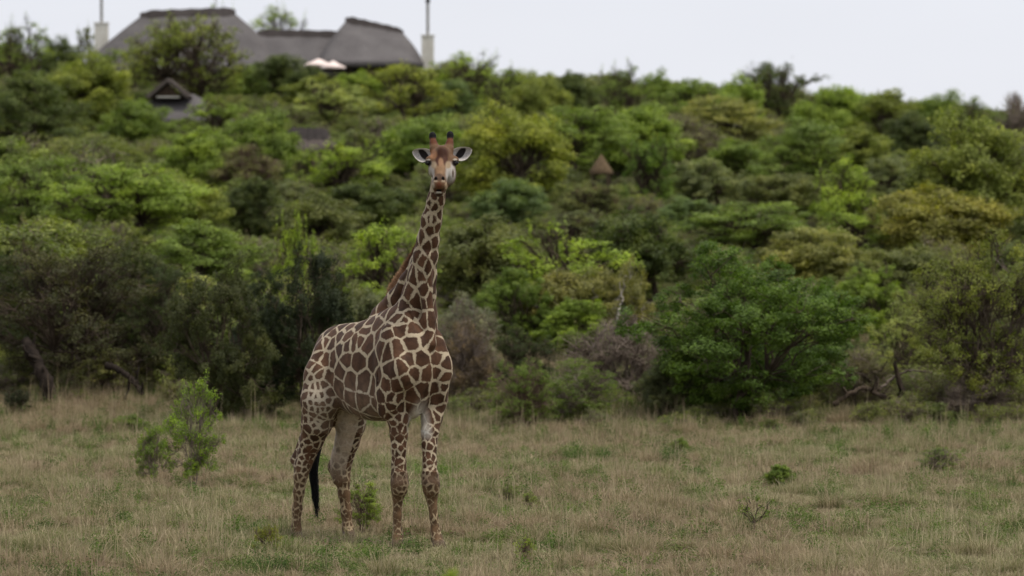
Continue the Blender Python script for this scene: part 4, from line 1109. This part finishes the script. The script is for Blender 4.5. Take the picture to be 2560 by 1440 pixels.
def giraffe_mat():
    m, nt, out = new_mat('giraffe_coat')
    def attr(n):
        a = N(nt, 'ShaderNodeAttribute'); a.attribute_name = n; return a
    tc = N(nt, 'ShaderNodeTexCoord')
    no = N(nt, 'ShaderNodeTexNoise', Scale=42.0, Detail=6.0, Roughness=0.8); nt.links.new(tc.outputs['Object'], no.inputs['Vector'])
    nb = N(nt, 'ShaderNodeTexNoise', Scale=9.0, Detail=4.0); nt.links.new(tc.outputs['Object'], nb.inputs['Vector'])
    e = attr('edge')
    j = N(nt, 'ShaderNodeMath'); j.operation = 'MULTIPLY_ADD'; nt.links.new(no.outputs['Fac'], j.inputs[0]); j.inputs[1].default_value = 0.05; j.inputs[2].default_value = -0.025
    j2 = N(nt, 'ShaderNodeMath'); j2.operation = 'MULTIPLY_ADD'; nt.links.new(nb.outputs['Fac'], j2.inputs[0]); j2.inputs[1].default_value = 0.06; j2.inputs[2].default_value = -0.030
    s1 = N(nt, 'ShaderNodeMath'); s1.operation = 'ADD'; nt.links.new(e.outputs['Fac'], s1.inputs[0]); nt.links.new(j.outputs[0], s1.inputs[1])
    s2 = N(nt, 'ShaderNodeMath'); s2.operation = 'ADD'; nt.links.new(s1.outputs[0], s2.inputs[0]); nt.links.new(j2.outputs[0], s2.inputs[1])
    mr = N(nt, 'ShaderNodeMapRange'); mr.interpolation_type = 'SMOOTHSTEP'
    nt.links.new(s2.outputs[0], mr.inputs['Value']); mr.inputs['From Min'].default_value = -0.006; mr.inputs['From Max'].default_value = 0.007
    pc, lc, fc = attr('patch'), attr('line'), attr('flat')
    nf = N(nt, 'ShaderNodeTexNoise', Scale=120.0, Detail=3.0); nt.links.new(tc.outputs['Object'], nf.inputs['Vector'])
    vv = N(nt, 'ShaderNodeMapRange'); nt.links.new(nf.outputs['Fac'], vv.inputs['Value']); vv.inputs['From Min'].default_value = .25; vv.inputs['From Max'].default_value = .75
    vv.inputs['To Min'].default_value = 0.75; vv.inputs['To Max'].default_value = 1.25
    vb = N(nt, 'ShaderNodeMapRange'); nt.links.new(nb.outputs['Fac'], vb.inputs['Value']); vb.inputs['From Min'].default_value = .3; vb.inputs['From Max'].default_value = .7
    vb.inputs['To Min'].default_value = 0.60; vb.inputs['To Max'].default_value = 1.45
    pcol = mixc(nt, 1.0, pc.outputs['Color'], vb.outputs[0], 'MULTIPLY')
    c = mixc(nt, mr.outputs[0], lc.outputs['Color'], pcol)
    c = mixc(nt, fc.outputs['Alpha'], c, fc.outputs['Color'])
    c = mixc(nt, 1.0, c, vv.outputs[0], 'MULTIPLY')
    b = N(nt, 'ShaderNodeBsdfPrincipled'); b.inputs['Roughness'].default_value = 0.6; b.inputs['Specular IOR Level'].default_value = 0.12
    b.inputs['Sheen Weight'].default_value = 0.02
    nt.links.new(c, b.inputs['Base Color'])
    bp_ = N(nt, 'ShaderNodeBump', Strength=0.35, Distance=0.01); nt.links.new(nf.outputs['Fac'], bp_.inputs['Height'])
    nt.links.new(bp_.outputs['Normal'], b.inputs['Normal'])
    nt.links.new(b.outputs[0], out.inputs['Surface'])
    return m

def vcol_mat(name, rough=0.8, spec=0.2):
    m, nt, out = new_mat(name)
    a = N(nt, 'ShaderNodeAttribute'); a.attribute_name = 'tint'
    tc = N(nt, 'ShaderNodeTexCoord'); no = N(nt, 'ShaderNodeTexNoise', Scale=90.0, Detail=4.0); nt.links.new(tc.outputs['Object'], no.inputs['Vector'])
    r = ramp(nt, no.outputs['Fac'], [(0.3, (.75, .75, .75)), (0.7, (1.2, 1.2, 1.2))])
    c = mixc(nt, 1.0, a.outputs['Color'], r, 'MULTIPLY')
    b = N(nt, 'ShaderNodeBsdfPrincipled'); b.inputs['Roughness'].default_value = rough; b.inputs['Specular IOR Level'].default_value = spec
    nt.links.new(c, b.inputs['Base Color']); nt.links.new(b.outputs[0], out.inputs['Surface'])
    return m

def set_col(me, name, C):
    a = me.attributes.new(name, 'FLOAT_COLOR', 'POINT')
    C = np.asarray(C, np.float32)
    if C.shape[1] == 3: C = np.concatenate([C, np.ones((len(C), 1), np.float32)], 1)
    a.data.foreach_set('color', np.ascontiguousarray(C).ravel())

def build_giraffe():
    V, F = giraffe_sculpt()
    Nr = vnormals(V, F); px, row = to_px(V); z = V[:, 2]
    SA, NA = coat_seeds(V, Nr, px, row)
    nS = len(SA)
    aniso = np.interp(z, [2.6, 3.0, 4.2], [1.0, 0.82, 0.78])
    edge = np.empty(len(V)); cell = np.empty(len(V), int)
    SS = np.linalg.norm(SA[:, None] - SA[None], axis=-1).astype(np.float32) + 1e-6
    for c0 in range(0, len(V), 4000):
        P = V[c0:c0 + 4000]; n = Nr[c0:c0 + 4000]; an = aniso[c0:c0 + 4000, None]
        O = SA.mean(0); Pc = P - O; Sc = SA - O
        d2 = (Pc ** 2).sum(1)[:, None] + (Sc ** 2).sum(1)[None] - 2 * Pc @ Sc.T
        d2 = d2 - (1 - an ** 2) * (Pc[:, 2:3] - Sc[None, :, 2]) ** 2
        d2 = (d2 + (0.16 * np.clip(1 - n @ NA.T, 0, 2)) ** 2).astype(np.float32)
        ar = np.arange(len(P)); i1 = d2.argmin(1); d1 = d2[ar, i1]
        e = (d2 - d1[:, None]) / (2 * np.maximum(SS[i1], 0.03)); e[ar, i1] = 9
        edge[c0:c0 + 4000] = e.min(1); cell[c0:c0 + 4000] = i1
    # half width of the pale net
    half = np.interp(z, [0, .6, 1.2, 1.6, 2.2, 3.0, 4.2], [.006, .007, .009, .0115, .0165, .0145, .0105])
    edge = edge - half
    cr = rng.random(nS)[cell][:, None]
    def L(*c): return np.array(lin(*c)[:3])
    def mixv(a, b, t): return a * (1 - t[:, None]) + b * t[:, None]
    patch = L(76, 52, 36) * (0.72 + 0.55 * cr)
    line = np.tile(L(174, 158, 132), (len(V), 1))
    # belly: dustier and greyer; flank lighter
    u = (V - PEL) @ BD
    belly = sstep(2.15, 1.5, z) * sstep(0.1, 0.35, u) * sstep(1.45, 1.15, u) * (z > 1.25)
    patch = mixv(patch, L(112, 92, 76), belly * 0.75); line = mixv(line, L(186, 174, 156), belly * 0.7)
    # breast between the fore legs: bare pale folds
    v = (V - PEL) @ BR
    brk = sstep(1.72, 1.52, z) * sstep(1.2, 1.3, z) * sstep(.13, .05, np.abs(v + .02)) * (u > 1.2)
    patch = mixv(patch, L(176, 166, 152), brk * .9); line = mixv(line, L(196, 190, 178), brk)
    # cannons and pasterns: tan with faint marks
    low = sstep(1.02, 0.62, z)
    patch = mixv(patch, L(92, 72, 50), low * 0.75); line = mixv(line, L(150, 130, 98), low * 0.8)
    hoofm = sstep(.12, .09, z); patch = mixv(patch, L(84, 68, 52), hoofm); line = mixv(line, L(84, 68, 52), hoofm)
    knee = np.exp(-((z - .78) / .07) ** 2) * (u > .9); patch = mixv(patch, L(74, 58, 44), knee * .75); line = mixv(line, L(100, 80, 62), knee * .8)
    # inner side of the far hind leg: plain buff grey
    inner = ((Nr @ BR) > 0.12) & (px > 825) & (px < 935) & (V[:, 1] > 50.55) & (z < 1.62) & (z > .5)
    inn = inner * sstep(0.62, 1.05, z)
    patch = mixv(patch, L(176, 158, 138), inn * 0.93); line = mixv(line, L(184, 168, 148), inn)
    # head
    flat = np.zeros((len(V), 4)); hx = (px - 1000) * 6.55; hy = (row - 300) * 6.55
    head = (row < 496) & (V[:, 1] < 49.16) | (row < 420)
    front = V[:, 1] < 49.12
    def blob(cx, cy, rx, ry, soft=0.35):
        return sstep(1 + soft, 1 - soft, np.sqrt(((hx - cx) / rx) ** 2 + ((hy - cy) / ry) ** 2))
    C = np.tile(L(110, 82, 58), (len(V), 1))
    C = mixv(C, L(146, 114, 84), blob(665, 760, 100, 130))
    C = mixv(C, L(66, 38, 25), blob(690, 560, 100, 120))
    C = mixv(C, L(74, 43, 29), blob(620, 660, 40, 90)); C = mixv(C, L(74, 43, 29), blob(745, 660, 40, 90))
    C = mixv(C, L(146, 110, 82), blob(668, 690, 40, 70))
    C = mixv(C, L(172, 162, 150), blob(516, 860, 46, 160)); C = mixv(C, L(188, 180, 170), blob(828, 870, 78, 165))
    C = mixv(C, L(160, 138, 110), blob(555, 740, 45, 60)); C = mixv(C, L(160, 138, 110), blob(790, 735, 45, 60))
    C = mixv(C, L(150, 106, 74), blob(545, 560, 60, 80)); C = mixv(C, L(96, 78, 64), blob(868, 880, 14, 70))
    C = mixv(C, L(92, 70, 54), blob(645, 935, 65, 60))
    C = mixv(C, L(190, 170, 144), blob(585, 1005, 38, 16)); C = mixv(C, L(190, 170, 144), blob(708, 1005, 38, 16))
    C = mixv(C, L(30, 24, 22), blob(588, 955, 22, 34)); C = mixv(C, L(30, 24, 22), blob(706, 955, 24, 34))
    C = mixv(C, L(112, 82, 58), blob(645, 1070, 120, 70)); C = mixv(C, L(104, 62, 40), blob(640, 1075, 45, 55))
    C = mixv(C, L(170, 154, 132), blob(540, 1080, 26, 60)); C = mixv(C, L(176, 150, 120), blob(755, 1080, 24, 60))
    C = mixv(C, L(34, 26, 22), blob(640, 1152, 74, 18)); C = mixv(C, L(232, 226, 214), blob(630, 1188, 64, 15))
    C = mixv(C, L(74, 54, 42), blob(635, 1235, 80, 36)); C = mixv(C, L(104, 74, 54), blob(560, 1160, 40, 40)); C = mixv(C, L(104, 74, 54), blob(715, 1160, 40, 40))
    for ex in (462, 905): C = mixv(C, L(30, 22, 18), blob(ex, 706, 56, 54))
    C = mixv(C, L(214, 200, 178), blob(462, 652, 34, 14)); C = mixv(C, L(214, 200, 178), blob(905, 648, 34, 14))
    osc = sstep(420, 360, hy); C = mixv(C, L(98, 56, 34), osc); C = mixv(C, L(18, 16, 16), sstep(312, 280, hy))
    C = C * 0.85
    flat[:, :3] = C; flat[:, 3] = head * 1.0
    # soften the join of the face and the patterned throat
    flat[:, 3] *= np.where(row > 420, sstep(49.17, 49.08, V[:, 1]), sstep(49.34, 49.24, V[:, 1]) if False else 1.0)
    back = (row < 420) & (V[:, 1] > 49.12); flat[back, :3] = mixv(C, np.tile(L(150, 112, 80), (len(V), 1)), sstep(49.12, 49.2, V[:, 1]) * (hy > 420))[back]
    # tail stem darker
    tail = (V[:, 1] > 51.25) & (z < 1.9); flat[tail] = np.append(L(116, 88, 62), 1.0)

    base = np.array([PEL[0] + .45, 50.2, 0.0])
    root = empty('giraffe', base)
    tag(root, 'giraffe with dark brown patches standing in dry grass facing the viewer', 'giraffe')
    me = mk_mesh('body', V - base, F, giraffe_mat(), True)
    a = me.attributes.new('edge', 'FLOAT', 'POINT'); a.data.foreach_set('value', edge.astype(np.float32))
    set_col(me, 'patch', patch); set_col(me, 'line', line); set_col(me, 'flat', flat)
    obj('body', me, root)

    # ---- ears: cupped leaves with a pale rim and dark hollow
    m_ear = vcol_mat('ear_fur')
    def ear(base_px, tip_px, width, s):
        a = at(*base_px); b = at(*tip_px); ln = np.linalg.norm(b - a); t = (b - a) / ln
        upv = norm(np.cross(t, np.array([0, -1.0, 0]))); upv = upv if upv[2] > 0 else -upv
        nu, nv = 22, 17; Vv = []; Cc = []
        for thick in (0.0, 0.011):
            for i in range(nu):
                q = i / (nu - 1)
                wd = width * (math.sin(math.pi * min(1, q * 0.80 + 0.16)) ** 0.75) * (1 - 0.15 * q)
                if q > .93: wd *= math.sqrt(max(0, (1 - q) / .07)) * .75 + .25
                for j_ in range(nv):
                    r = j_ / (nv - 1) * 2 - 1
                    p = a + t * ln * q + upv * (wd * (r * 0.5) - 0.018 * math.sin(q * 3.0)) + np.array([0, 1.0, 0]) * ((1 - r * r) * 0.055 * math.sin(math.pi * (0.15 + 0.75 * q)) + thick + 0.012 * q)
                    Vv.append(p)
                    col = L(176, 170, 164)
                    dk = max(0, 1 - (((q - .40) / .34) ** 2 + ((r - .12 - (q - .4) * 1.6) / .62) ** 2)); dk = min(1, dk * 3.0)
                    col = col * (1 - dk) + L(34, 29, 27) * dk
                    if abs(r) > .86 or q > .95: col = L(206, 198, 186)
                    if thick: col = L(176, 140, 104)
                    Cc.append(col)
        Fq = []
        for i in range(nu - 1):
            for j_ in range(nv - 1):
                k = i * nv + j_; Fq.append((k, k + 1, k + nv + 1, k + nv)); o2 = nu * nv; Fq.append((k + o2, k + nv + o2, k + nv + 1 + o2, k + 1 + o2))
        o2 = nu * nv
        for i in range(nu - 1):
            k = i * nv; Fq.append((k, k + nv, k + nv + o2, k + o2)); k = i * nv + nv - 1; Fq.append((k + nv, k, k + o2, k + nv + o2))
        for j_ in range(nv - 1):
            k = (nu - 1) * nv + j_; Fq.append((k, k + 1, k + 1 + o2, k + o2))
        me = mk_mesh('ear', np.array(Vv) - base, np.array(Fq), m_ear, True); set_col(me, 'tint', np.array(Cc)); obj('ear', me, root)
    ear((1078.5, 389, 49.14), (1031, 378, 49.16), 0.172, -1)
    ear((1132.5, 387, 49.14), (1180, 373, 49.16), 0.172, 1)

    # ---- eyes with lid and lashes
    m_eye = surf_mat('dark_eye', [lin(14, 10, 9), lin(26, 18, 14)], 20, 0.08, spec=0.6)
    m_lash = surf_mat('black_hair', [lin(14, 13, 13), lin(30, 28, 27)], 20, 0.6)
    for ex, s_ in ((1069.3, -1), (1139.8, 1)):
        c = at(ex, 407.5, 49.005)
        th = np.linspace(0, np.pi, 11); ph = np.linspace(0, 2 * np.pi, 20, endpoint=False)
        Vv = np.array([(math.sin(a) * math.cos(b) * .030, math.sin(a) * math.sin(b) * .036, math.cos(a) * .028) for a in th for b in ph]) + c - base
        Fq = [(i * 20 + j_, (i + 1) * 20 + j_, (i + 1) * 20 + (j_ + 1) % 20, i * 20 + (j_ + 1) % 20) for i in range(10) for j_ in range(20)]
        eye = obj('eye', mk_mesh('eye', Vv, np.array(Fq), m_eye, True), root)
        P, R = [], []
        for k in range(26):
            q = k / 25 * 2 - 1
            p0 = c + np.array([s_ * .014 + q * .020, -.028 + .012 * abs(q), .017 - .008 * q * q * 1.0 - s_ * q * .004])
            d = norm(np.array([s_ * .6 + q * .3, -.75, -.25 + random.uniform(-.1, .1)]))
            P.append([p0, p0 + d * .022, p0 + d * .04 + np.array([s_ * .004, 0, -.006])]); R.append([.0022, .0018, .0006])
        Vv, Fq = tubes(np.array(P), np.array(R), 3)
        obj('eyelash', mk_mesh('eyelash', Vv - base, Fq, m_lash), eye)

    # ---- mane: stiff upright hair along the back of the neck
    crest = np.array([at(1108, 405, 49.34), at(1098, 470, 49.42), at(1084, 540, 49.52), at(1072, 590, 49.64), at(1054, 635, 49.78), at(1031, 680, 49.97), at(1008, 718, 50.13), at(990, 748, 50.24)])
    rad = np.array([.02, .03, .04, .055, .072, .09, .105, .11])
    back = norm(np.array([-0.62, 0.62, 0.33]))
    n = 3600; tt = np.sort(rng.random(n)) * (len(crest) - 1); i0 = np.minimum(tt.astype(int), len(crest) - 2); f = (tt - i0)[:, None]
    C0 = crest[i0] * (1 - f) + crest[i0 + 1] * f; rr = (rad[i0] * (1 - f[:, 0]) + rad[i0 + 1] * f[:, 0])[:, None]
    side = rng.normal(0, .018, (n, 1)) * np.array([[.75, .66, 0]])
    ln = (np.interp(tt, [0, 2.6, 3.4, 5, 6.5, 7], [.010, .012, .04, .062, .066, .035]) * rng.uniform(.7, 1.15, n))[:, None]
    p0 = C0 + back * (rr * .86) + side
    dv = norm(back + rng.normal(0, .17, (n, 3)) + np.array([0, 0, .15]))
    P = np.stack([p0, p0 + dv * (ln * .5 + .02), p0 + dv * (ln + .02) + np.array([0, 0, .006])], 1)
    Vv, Fq = tubes(P, np.tile([.0045, .0038, .0015], (n, 1)), 3)
    me = mk_mesh('mane', Vv - base, Fq, vcol_mat('mane_hair'), True)
    tcol = np.array([L(78, 52, 38), L(122, 82, 56), L(182, 146, 112)])
    tone = np.repeat(np.interp(tt, [0, 3.5, 4.6, 5.2, 7], [.2, .1, .3, 1.2, 1.5])[:, None] + rng.normal(0, .2, (n, 1)), 9, 0).reshape(n, 9)
    tone[:, 6:] += .6; tone = np.clip(tone, 0, 2).ravel()
    cc = np.stack([np.interp(tone, [0, 1, 2], tcol[:, q]) for q in range(3)], -1)
    set_col(me, 'tint', cc); o = obj('mane', me, root); o['label'] = 'short stiff reddish brown mane along the back of the neck'

    # ---- tail tassel: long black wavy strands
    n = 300; m = 9; st = at(803, 1108, 51.38)
    P = np.zeros((n, m, 3)); R = np.zeros((n, m))
    ang = rng.uniform(0, 2 * np.pi, n); rd = np.sqrt(rng.random(n)); ln = rng.uniform(.60, .92, n); fl = rng.normal(0, 1, (n, 2))
    for k in range(m):
        s_ = k / (m - 1)
        spread = .012 + .036 * math.sin(math.pi * min(1, s_ * .9 + .12))
        P[:, k, 0] = st[0] + np.cos(ang) * rd * spread + float(np.interp(s_, [0, .25, .47, .61, .83, 1], [0, -.065, -.10, -.082, -.07, -.05])) + fl[:, 0] * .012 * s_
        P[:, k, 1] = st[1] + np.sin(ang) * rd * spread + fl[:, 1] * .012 * s_
        P[:, k, 2] = st[2] + .04 - ln * s_
        R[:, k] = .0042 * (1 - .75 * s_)
    Vv, Fq = tubes(P, R, 3)
    o = obj('tail_tuft', mk_mesh('tail_tuft', Vv - base, Fq, m_lash, True), root); o['label'] = 'long black tail tassel hanging between the hind legs'
build_giraffe()

# ------------------------------------------------------------------ grass
def grass_mat(name, stops, stops2):
    m, nt, out = new_mat(name)
    ge = N(nt, 'ShaderNodeNewGeometry'); oi = N(nt, 'ShaderNodeAttribute'); oi.attribute_name = 'tv'
    n1 = N(nt, 'ShaderNodeTexNoise', Scale=1.1, Detail=6.0, Roughness=0.7); nt.links.new(ge.outputs['Position'], n1.inputs['Vector'])
    a = N(nt, 'ShaderNodeMath'); a.operation = 'MULTIPLY_ADD'; nt.links.new(ge.outputs['Random Per Island'], a.inputs[0]); a.inputs[1].default_value = 0.44; a.inputs[2].default_value = -0.22
    b0 = N(nt, 'ShaderNodeMath'); b0.operation = 'MULTIPLY_ADD'; nt.links.new(oi.outputs['Fac'], b0.inputs[0]); b0.inputs[1].default_value = 0.30; nt.links.new(a.outputs[0], b0.inputs[2])
    s0 = N(nt, 'ShaderNodeMath'); s0.operation = 'ADD'; nt.links.new(b0.outputs[0], s0.inputs[0]); nt.links.new(n1.outputs['Fac'], s0.inputs[1])
    sb = N(nt, 'ShaderNodeMath'); sb.operation = 'SUBTRACT'; nt.links.new(s0.outputs[0], sb.inputs[0]); sb.inputs[1].default_value = 0.15
    c = ramp(nt, sb.outputs[0], stops)
    n2 = N(nt, 'ShaderNodeTexNoise', Scale=0.30, Detail=5.0); nt.links.new(ge.outputs['Position'], n2.inputs['Vector'])
    c2 = ramp(nt, sb.outputs[0], stops2)
    f = N(nt, 'ShaderNodeMapRange'); nt.links.new(n2.outputs['Fac'], f.inputs['Value']); f.inputs['From Min'].default_value = .40; f.inputs['From Max'].default_value = .58
    c = mixc(nt, f.outputs[0], c, c2)
    c = mixc(nt, 1.0, c, (1.07, 1.02, 0.93, 1), 'MULTIPLY')
    d = N(nt, 'ShaderNodeBsdfPrincipled'); d.inputs['Roughness'].default_value = 0.7; d.inputs['Specular IOR Level'].default_value = 0.15
    t = N(nt, 'ShaderNodeBsdfTranslucent'); nt.links.new(c, d.inputs['Base Color']); nt.links.new(c, t.inputs['Color'])
    ms = N(nt, 'ShaderNodeMixShader'); ms.inputs[0].default_value = 0.3
    nt.links.new(d.outputs[0], ms.inputs[1]); nt.links.new(t.outputs[0], ms.inputs[2]); nt.links.new(ms.outputs[0], out.inputs['Surface'])
    return m

def tuft(seed, n, rad, h, lean, width, curl=0.5):
    r = np.random.default_rng(seed)
    a = r.uniform(0, 2 * np.pi, n); q = np.sqrt(r.random(n)) * rad
    b = np.stack([q * np.cos(a), q * np.sin(a), np.zeros(n)], -1)
    hh = h * r.uniform(.4, 1.15, n)[:, None]
    da = a + r.normal(0, 1.0, n); D = np.stack([np.cos(da), np.sin(da), np.zeros(n)], -1) * (np.abs(r.normal(0, lean, n))[:, None])
    sd = np.stack([-np.sin(da + r.normal(0, .8, n)), np.cos(da), np.zeros(n)], -1) * width * r.uniform(.6, 1.3, (n, 1))
    Z = np.array([0, 0, 1.0])
    p1 = b + hh * (Z * .55 + D * .35); p2 = b + hh * (Z * (1 - curl * np.linalg.norm(D, axis=1, keepdims=True) * .5) + D)
    V = np.stack([b - sd * .5, b + sd * .5, p1 + sd * .42, p1 - sd * .42, p2 + sd * .12, p2 - sd * .12], 1).reshape(-1, 3)
    k = np.arange(n)[:, None] * 6
    F = np.concatenate([k + np.array([[0, 1, 2, 3]]), k + np.array([[3, 2, 4, 5]])])
    return V, F

def weed(seed, n, rad, h, leaf):
    r = np.random.default_rng(seed)
    st = norm(r.normal(0, 1, (n, 3)) * np.array([1, 1, .25]) + np.array([0, 0, .9])); L = r.uniform(.3, 1, n)[:, None]
    c = st * L * np.array([rad, rad, h]); c[:, 2] = np.abs(c[:, 2])
    nn = norm(r.normal(0, .6, (n, 3)) + np.array([0, 0, .8])); t = norm(np.cross(nn, r.normal(0, 1, (n, 3)))); b = np.cross(nn, t)
    s_ = leaf * r.uniform(.6, 1.3, (n, 1))
    V = np.stack([c - t * s_, c + b * s_ * .4, c + t * s_, c - b * s_ * .4], 1).reshape(-1, 3)
    return V, np.arange(len(V)).reshape(-1, 4)

def build_grass():
    M_G = grass_mat('dry_and_green_grass',
        [(0.18, lin(72, 92, 42)), (0.34, lin(112, 124, 68)), (0.50, lin(144, 142, 106)), (0.68, lin(180, 172, 144)), (0.88, lin(128, 114, 96))],
        [(0.18, lin(82, 94, 52)), (0.36, lin(142, 132, 100)), (0.54, lin(180, 166, 140)), (0.72, lin(138, 120, 104)), (0.88, lin(104, 86, 72))])
    M_S = grass_mat('straw', [(0.3, lin(158, 148, 120)), (0.7, lin(192, 182, 154))], [(0.3, lin(144, 128, 108)), (0.7, lin(176, 160, 138))])
    M_W = grass_mat('weed_leaf', [(0.3, lin(70, 98, 42)), (0.6, lin(98, 128, 54)), (0.85, lin(120, 136, 64))], [(0.3, lin(64, 90, 44)), (0.7, lin(104, 122, 60))])
    KIT = [tuft(40, 85, .13, .10, 1.3, .0055), tuft(41, 85, .12, .13, 1.5, .0055), tuft(42, 70, .09, .19, 1.0, .0055), tuft(51, 90, .20, .07, 1.5, .006), tuft(52, 34, .08, .27, .7, .005),
           tuft(61, 12, .10, .36, .6, .004), tuft(62, 50, .22, .11, 1.8, .0048), weed(71, 130, .12, .13, .014), weed(72, 100, .08, .22, .013)]
    KM = [0, 0, 0, 0, 0, 1, 1, 2, 2]
    MIX = {'mixed': [.19, .17, .10, .16, .03, .03, .12, .12, .08], 'dry': [.16, .18, .16, .16, .05, .06, .20, .02, .01], 'green': [.24, .18, .06, .18, .01, .01, .06, .15, .11], 'weedy': [.14, .10, .04, .16, .01, .01, .06, .27, .21],
           'short': [.12, .08, 0, .5, 0, .03, .22, .04, .01]}
    r = np.random.default_rng(5)
    def patch(kind, n, size=1.25):
        V, F, TV, MI, nv = [], [], [], [], 0
        for _ in range(n):
            k = r.choice(9, p=np.array(MIX[kind]) / sum(MIX[kind]))
            v, f = KIT[k]; a = r.uniform(0, 6.28); sc = r.uniform(.6, 1.25)
            c, s_ = math.cos(a) * sc, math.sin(a) * sc
            q = np.stack([v[:, 0] * c - v[:, 1] * s_, v[:, 0] * s_ + v[:, 1] * c, v[:, 2] * sc * r.uniform(.75, 1.2)], -1) + np.array([r.uniform(-.5, .5) * size, r.uniform(-.5, .5) * size, 0])
            V.append(q); F.append(f + nv); nv += len(v); TV.append(np.full(len(v), r.random())); MI.append(np.full(len(f), KM[k]))
        me = mk_mesh('grass_patch', np.concatenate(V), np.concatenate(F), M_G); me.materials.append(M_S); me.materials.append(M_W)
        me.polygons.foreach_set('material_index', np.concatenate(MI).astype(np.int32))
        a = me.attributes.new('tv', 'FLOAT', 'POINT'); a.data.foreach_set('value', np.concatenate(TV).astype(np.float32))
        return me
    kinds = ['mixed', 'mixed', 'mixed', 'dry', 'dry', 'green', 'green', 'weedy', 'short', 'short']
    T = [patch(k, {'short': 36, 'dry': 44}.get(k, 46)) for k in kinds]
    def clump(parts, mats):
        V, F, TV, MI, nv = [], [], [], [], 0
        for (v, f), k in zip(parts, mats):
            V.append(v); F.append(f + nv); nv += len(v); TV.append(np.full(len(v), r.random())); MI.append(np.full(len(f), k))
        me = mk_mesh('grass_clump', np.concatenate(V), np.concatenate(F), M_G); me.materials.append(M_S); me.materials.append(M_W)
        me.polygons.foreach_set('material_index', np.concatenate(MI).astype(np.int32))
        a = me.attributes.new('tv', 'FLOAT', 'POINT'); a.data.foreach_set('value', np.concatenate(TV).astype(np.float32))
        return me
    n0 = len(T)
    T.append(clump([tuft(81, 300, .16, .30, .8, .006), tuft(82, 60, .14, .42, .5, .005)], [0, 1]))
    T.append(clump([tuft(83, 340, .20, .26, 1.1, .006), tuft(84, 40, .10, .36, .8, .005)], [0, 0]))
    T.append(clump([tuft(85, 240, .24, .16, 1.7, .0055), tuft(86, 120, .2, .2, 1.4, .005)], [1, 0]))
    T.append(clump([weed(87, 700, .26, .26, .017), tuft(88, 60, .2, .3, .6, .005)], [2, 0]))
    T.append(clump([weed(89, 420, .20, .38, .015)], [2]))
    P, S, Rz, I = [], [], [], []
    for _ in range(5200):
        yy = 33 + 52 * r.random() ** .8; xx = (r.random() * 2 - 1) * (yy * .1164 * 1.2 + 1)
        f = math.sin(xx * .8 + 2 * math.sin(yy * .5)) + math.sin(yy * .9 + xx * .6 + 1.5 * math.sin(xx * .33))
        if r.random() > np.interp(f, [-2, -.3, 1.5], [.12, .45, 1]): continue
        g = math.sin(xx * .5 - yy * .37 + 1) + r.normal(0, .6)
        k = n0 + (int(r.integers(3, 5)) if g > .85 else int(r.integers(0, 3))); s_ = r.uniform(.45, 1.0)
        P.append((xx, yy, float(terrain(xx, yy)) - .01)); S.append((s_ * r.uniform(.9, 1.3), s_ * r.uniform(.9, 1.3), s_ * r.uniform(.7, 1.05))); Rz.append((0, 0, r.uniform(0, 6.28))); I.append(k)
    y = 31.0
    while y < 106:
        half = y * .1164 * 1.5 + 1.2; x = -half
        while x < half:
            xx, yy = x + r.uniform(-.3, .3), y + r.uniform(-.3, .3)
            f = (math.sin(xx * .9 + 1.1 * math.sin(yy * .35)) + math.sin(yy * .62 + 1.7 * math.sin(xx * .41)) + .6 * math.sin(xx * 2.3 + yy * 1.9)) / 2.6
            g = math.sin(xx * .53 + 2.0) * math.sin(yy * .31 + .7) + r.normal(0, .5)
            if yy < 81.5 or (xx < -3.5 and yy < 97) or r.random() < .25:
                pool = [8, 9, 0] if f < -.35 else ([5, 6, 7, 0, 1] if g > .45 else ([3, 4, 2] if g < -.35 else [0, 1, 2, 3, 5]))
                I.append(pool[r.integers(0, len(pool))])
                P.append((xx, yy, float(terrain(xx, yy)) - .01)); hz = (1.7 if yy > 74 and math.sin(xx * 1.7 + 3 * math.sin(yy)) > .6 else 1.0) * r.uniform(.75, 1.25) * float(np.interp(f, [-1, 1], [.75, 1.2])) * float(np.interp(yy, [31, 68, 80, 90], [1.0, 1.05, 1.15, 1.4]))
                S.append((1.0, 1.0, hz)); Rz.append((0, 0, r.uniform(0, 6.28)))
            x += .86
        y += .86
    scatter('field_grass', T, P, S, Rz, I, 'dry straw coloured and green grass covering the field', 'grass')
build_grass()
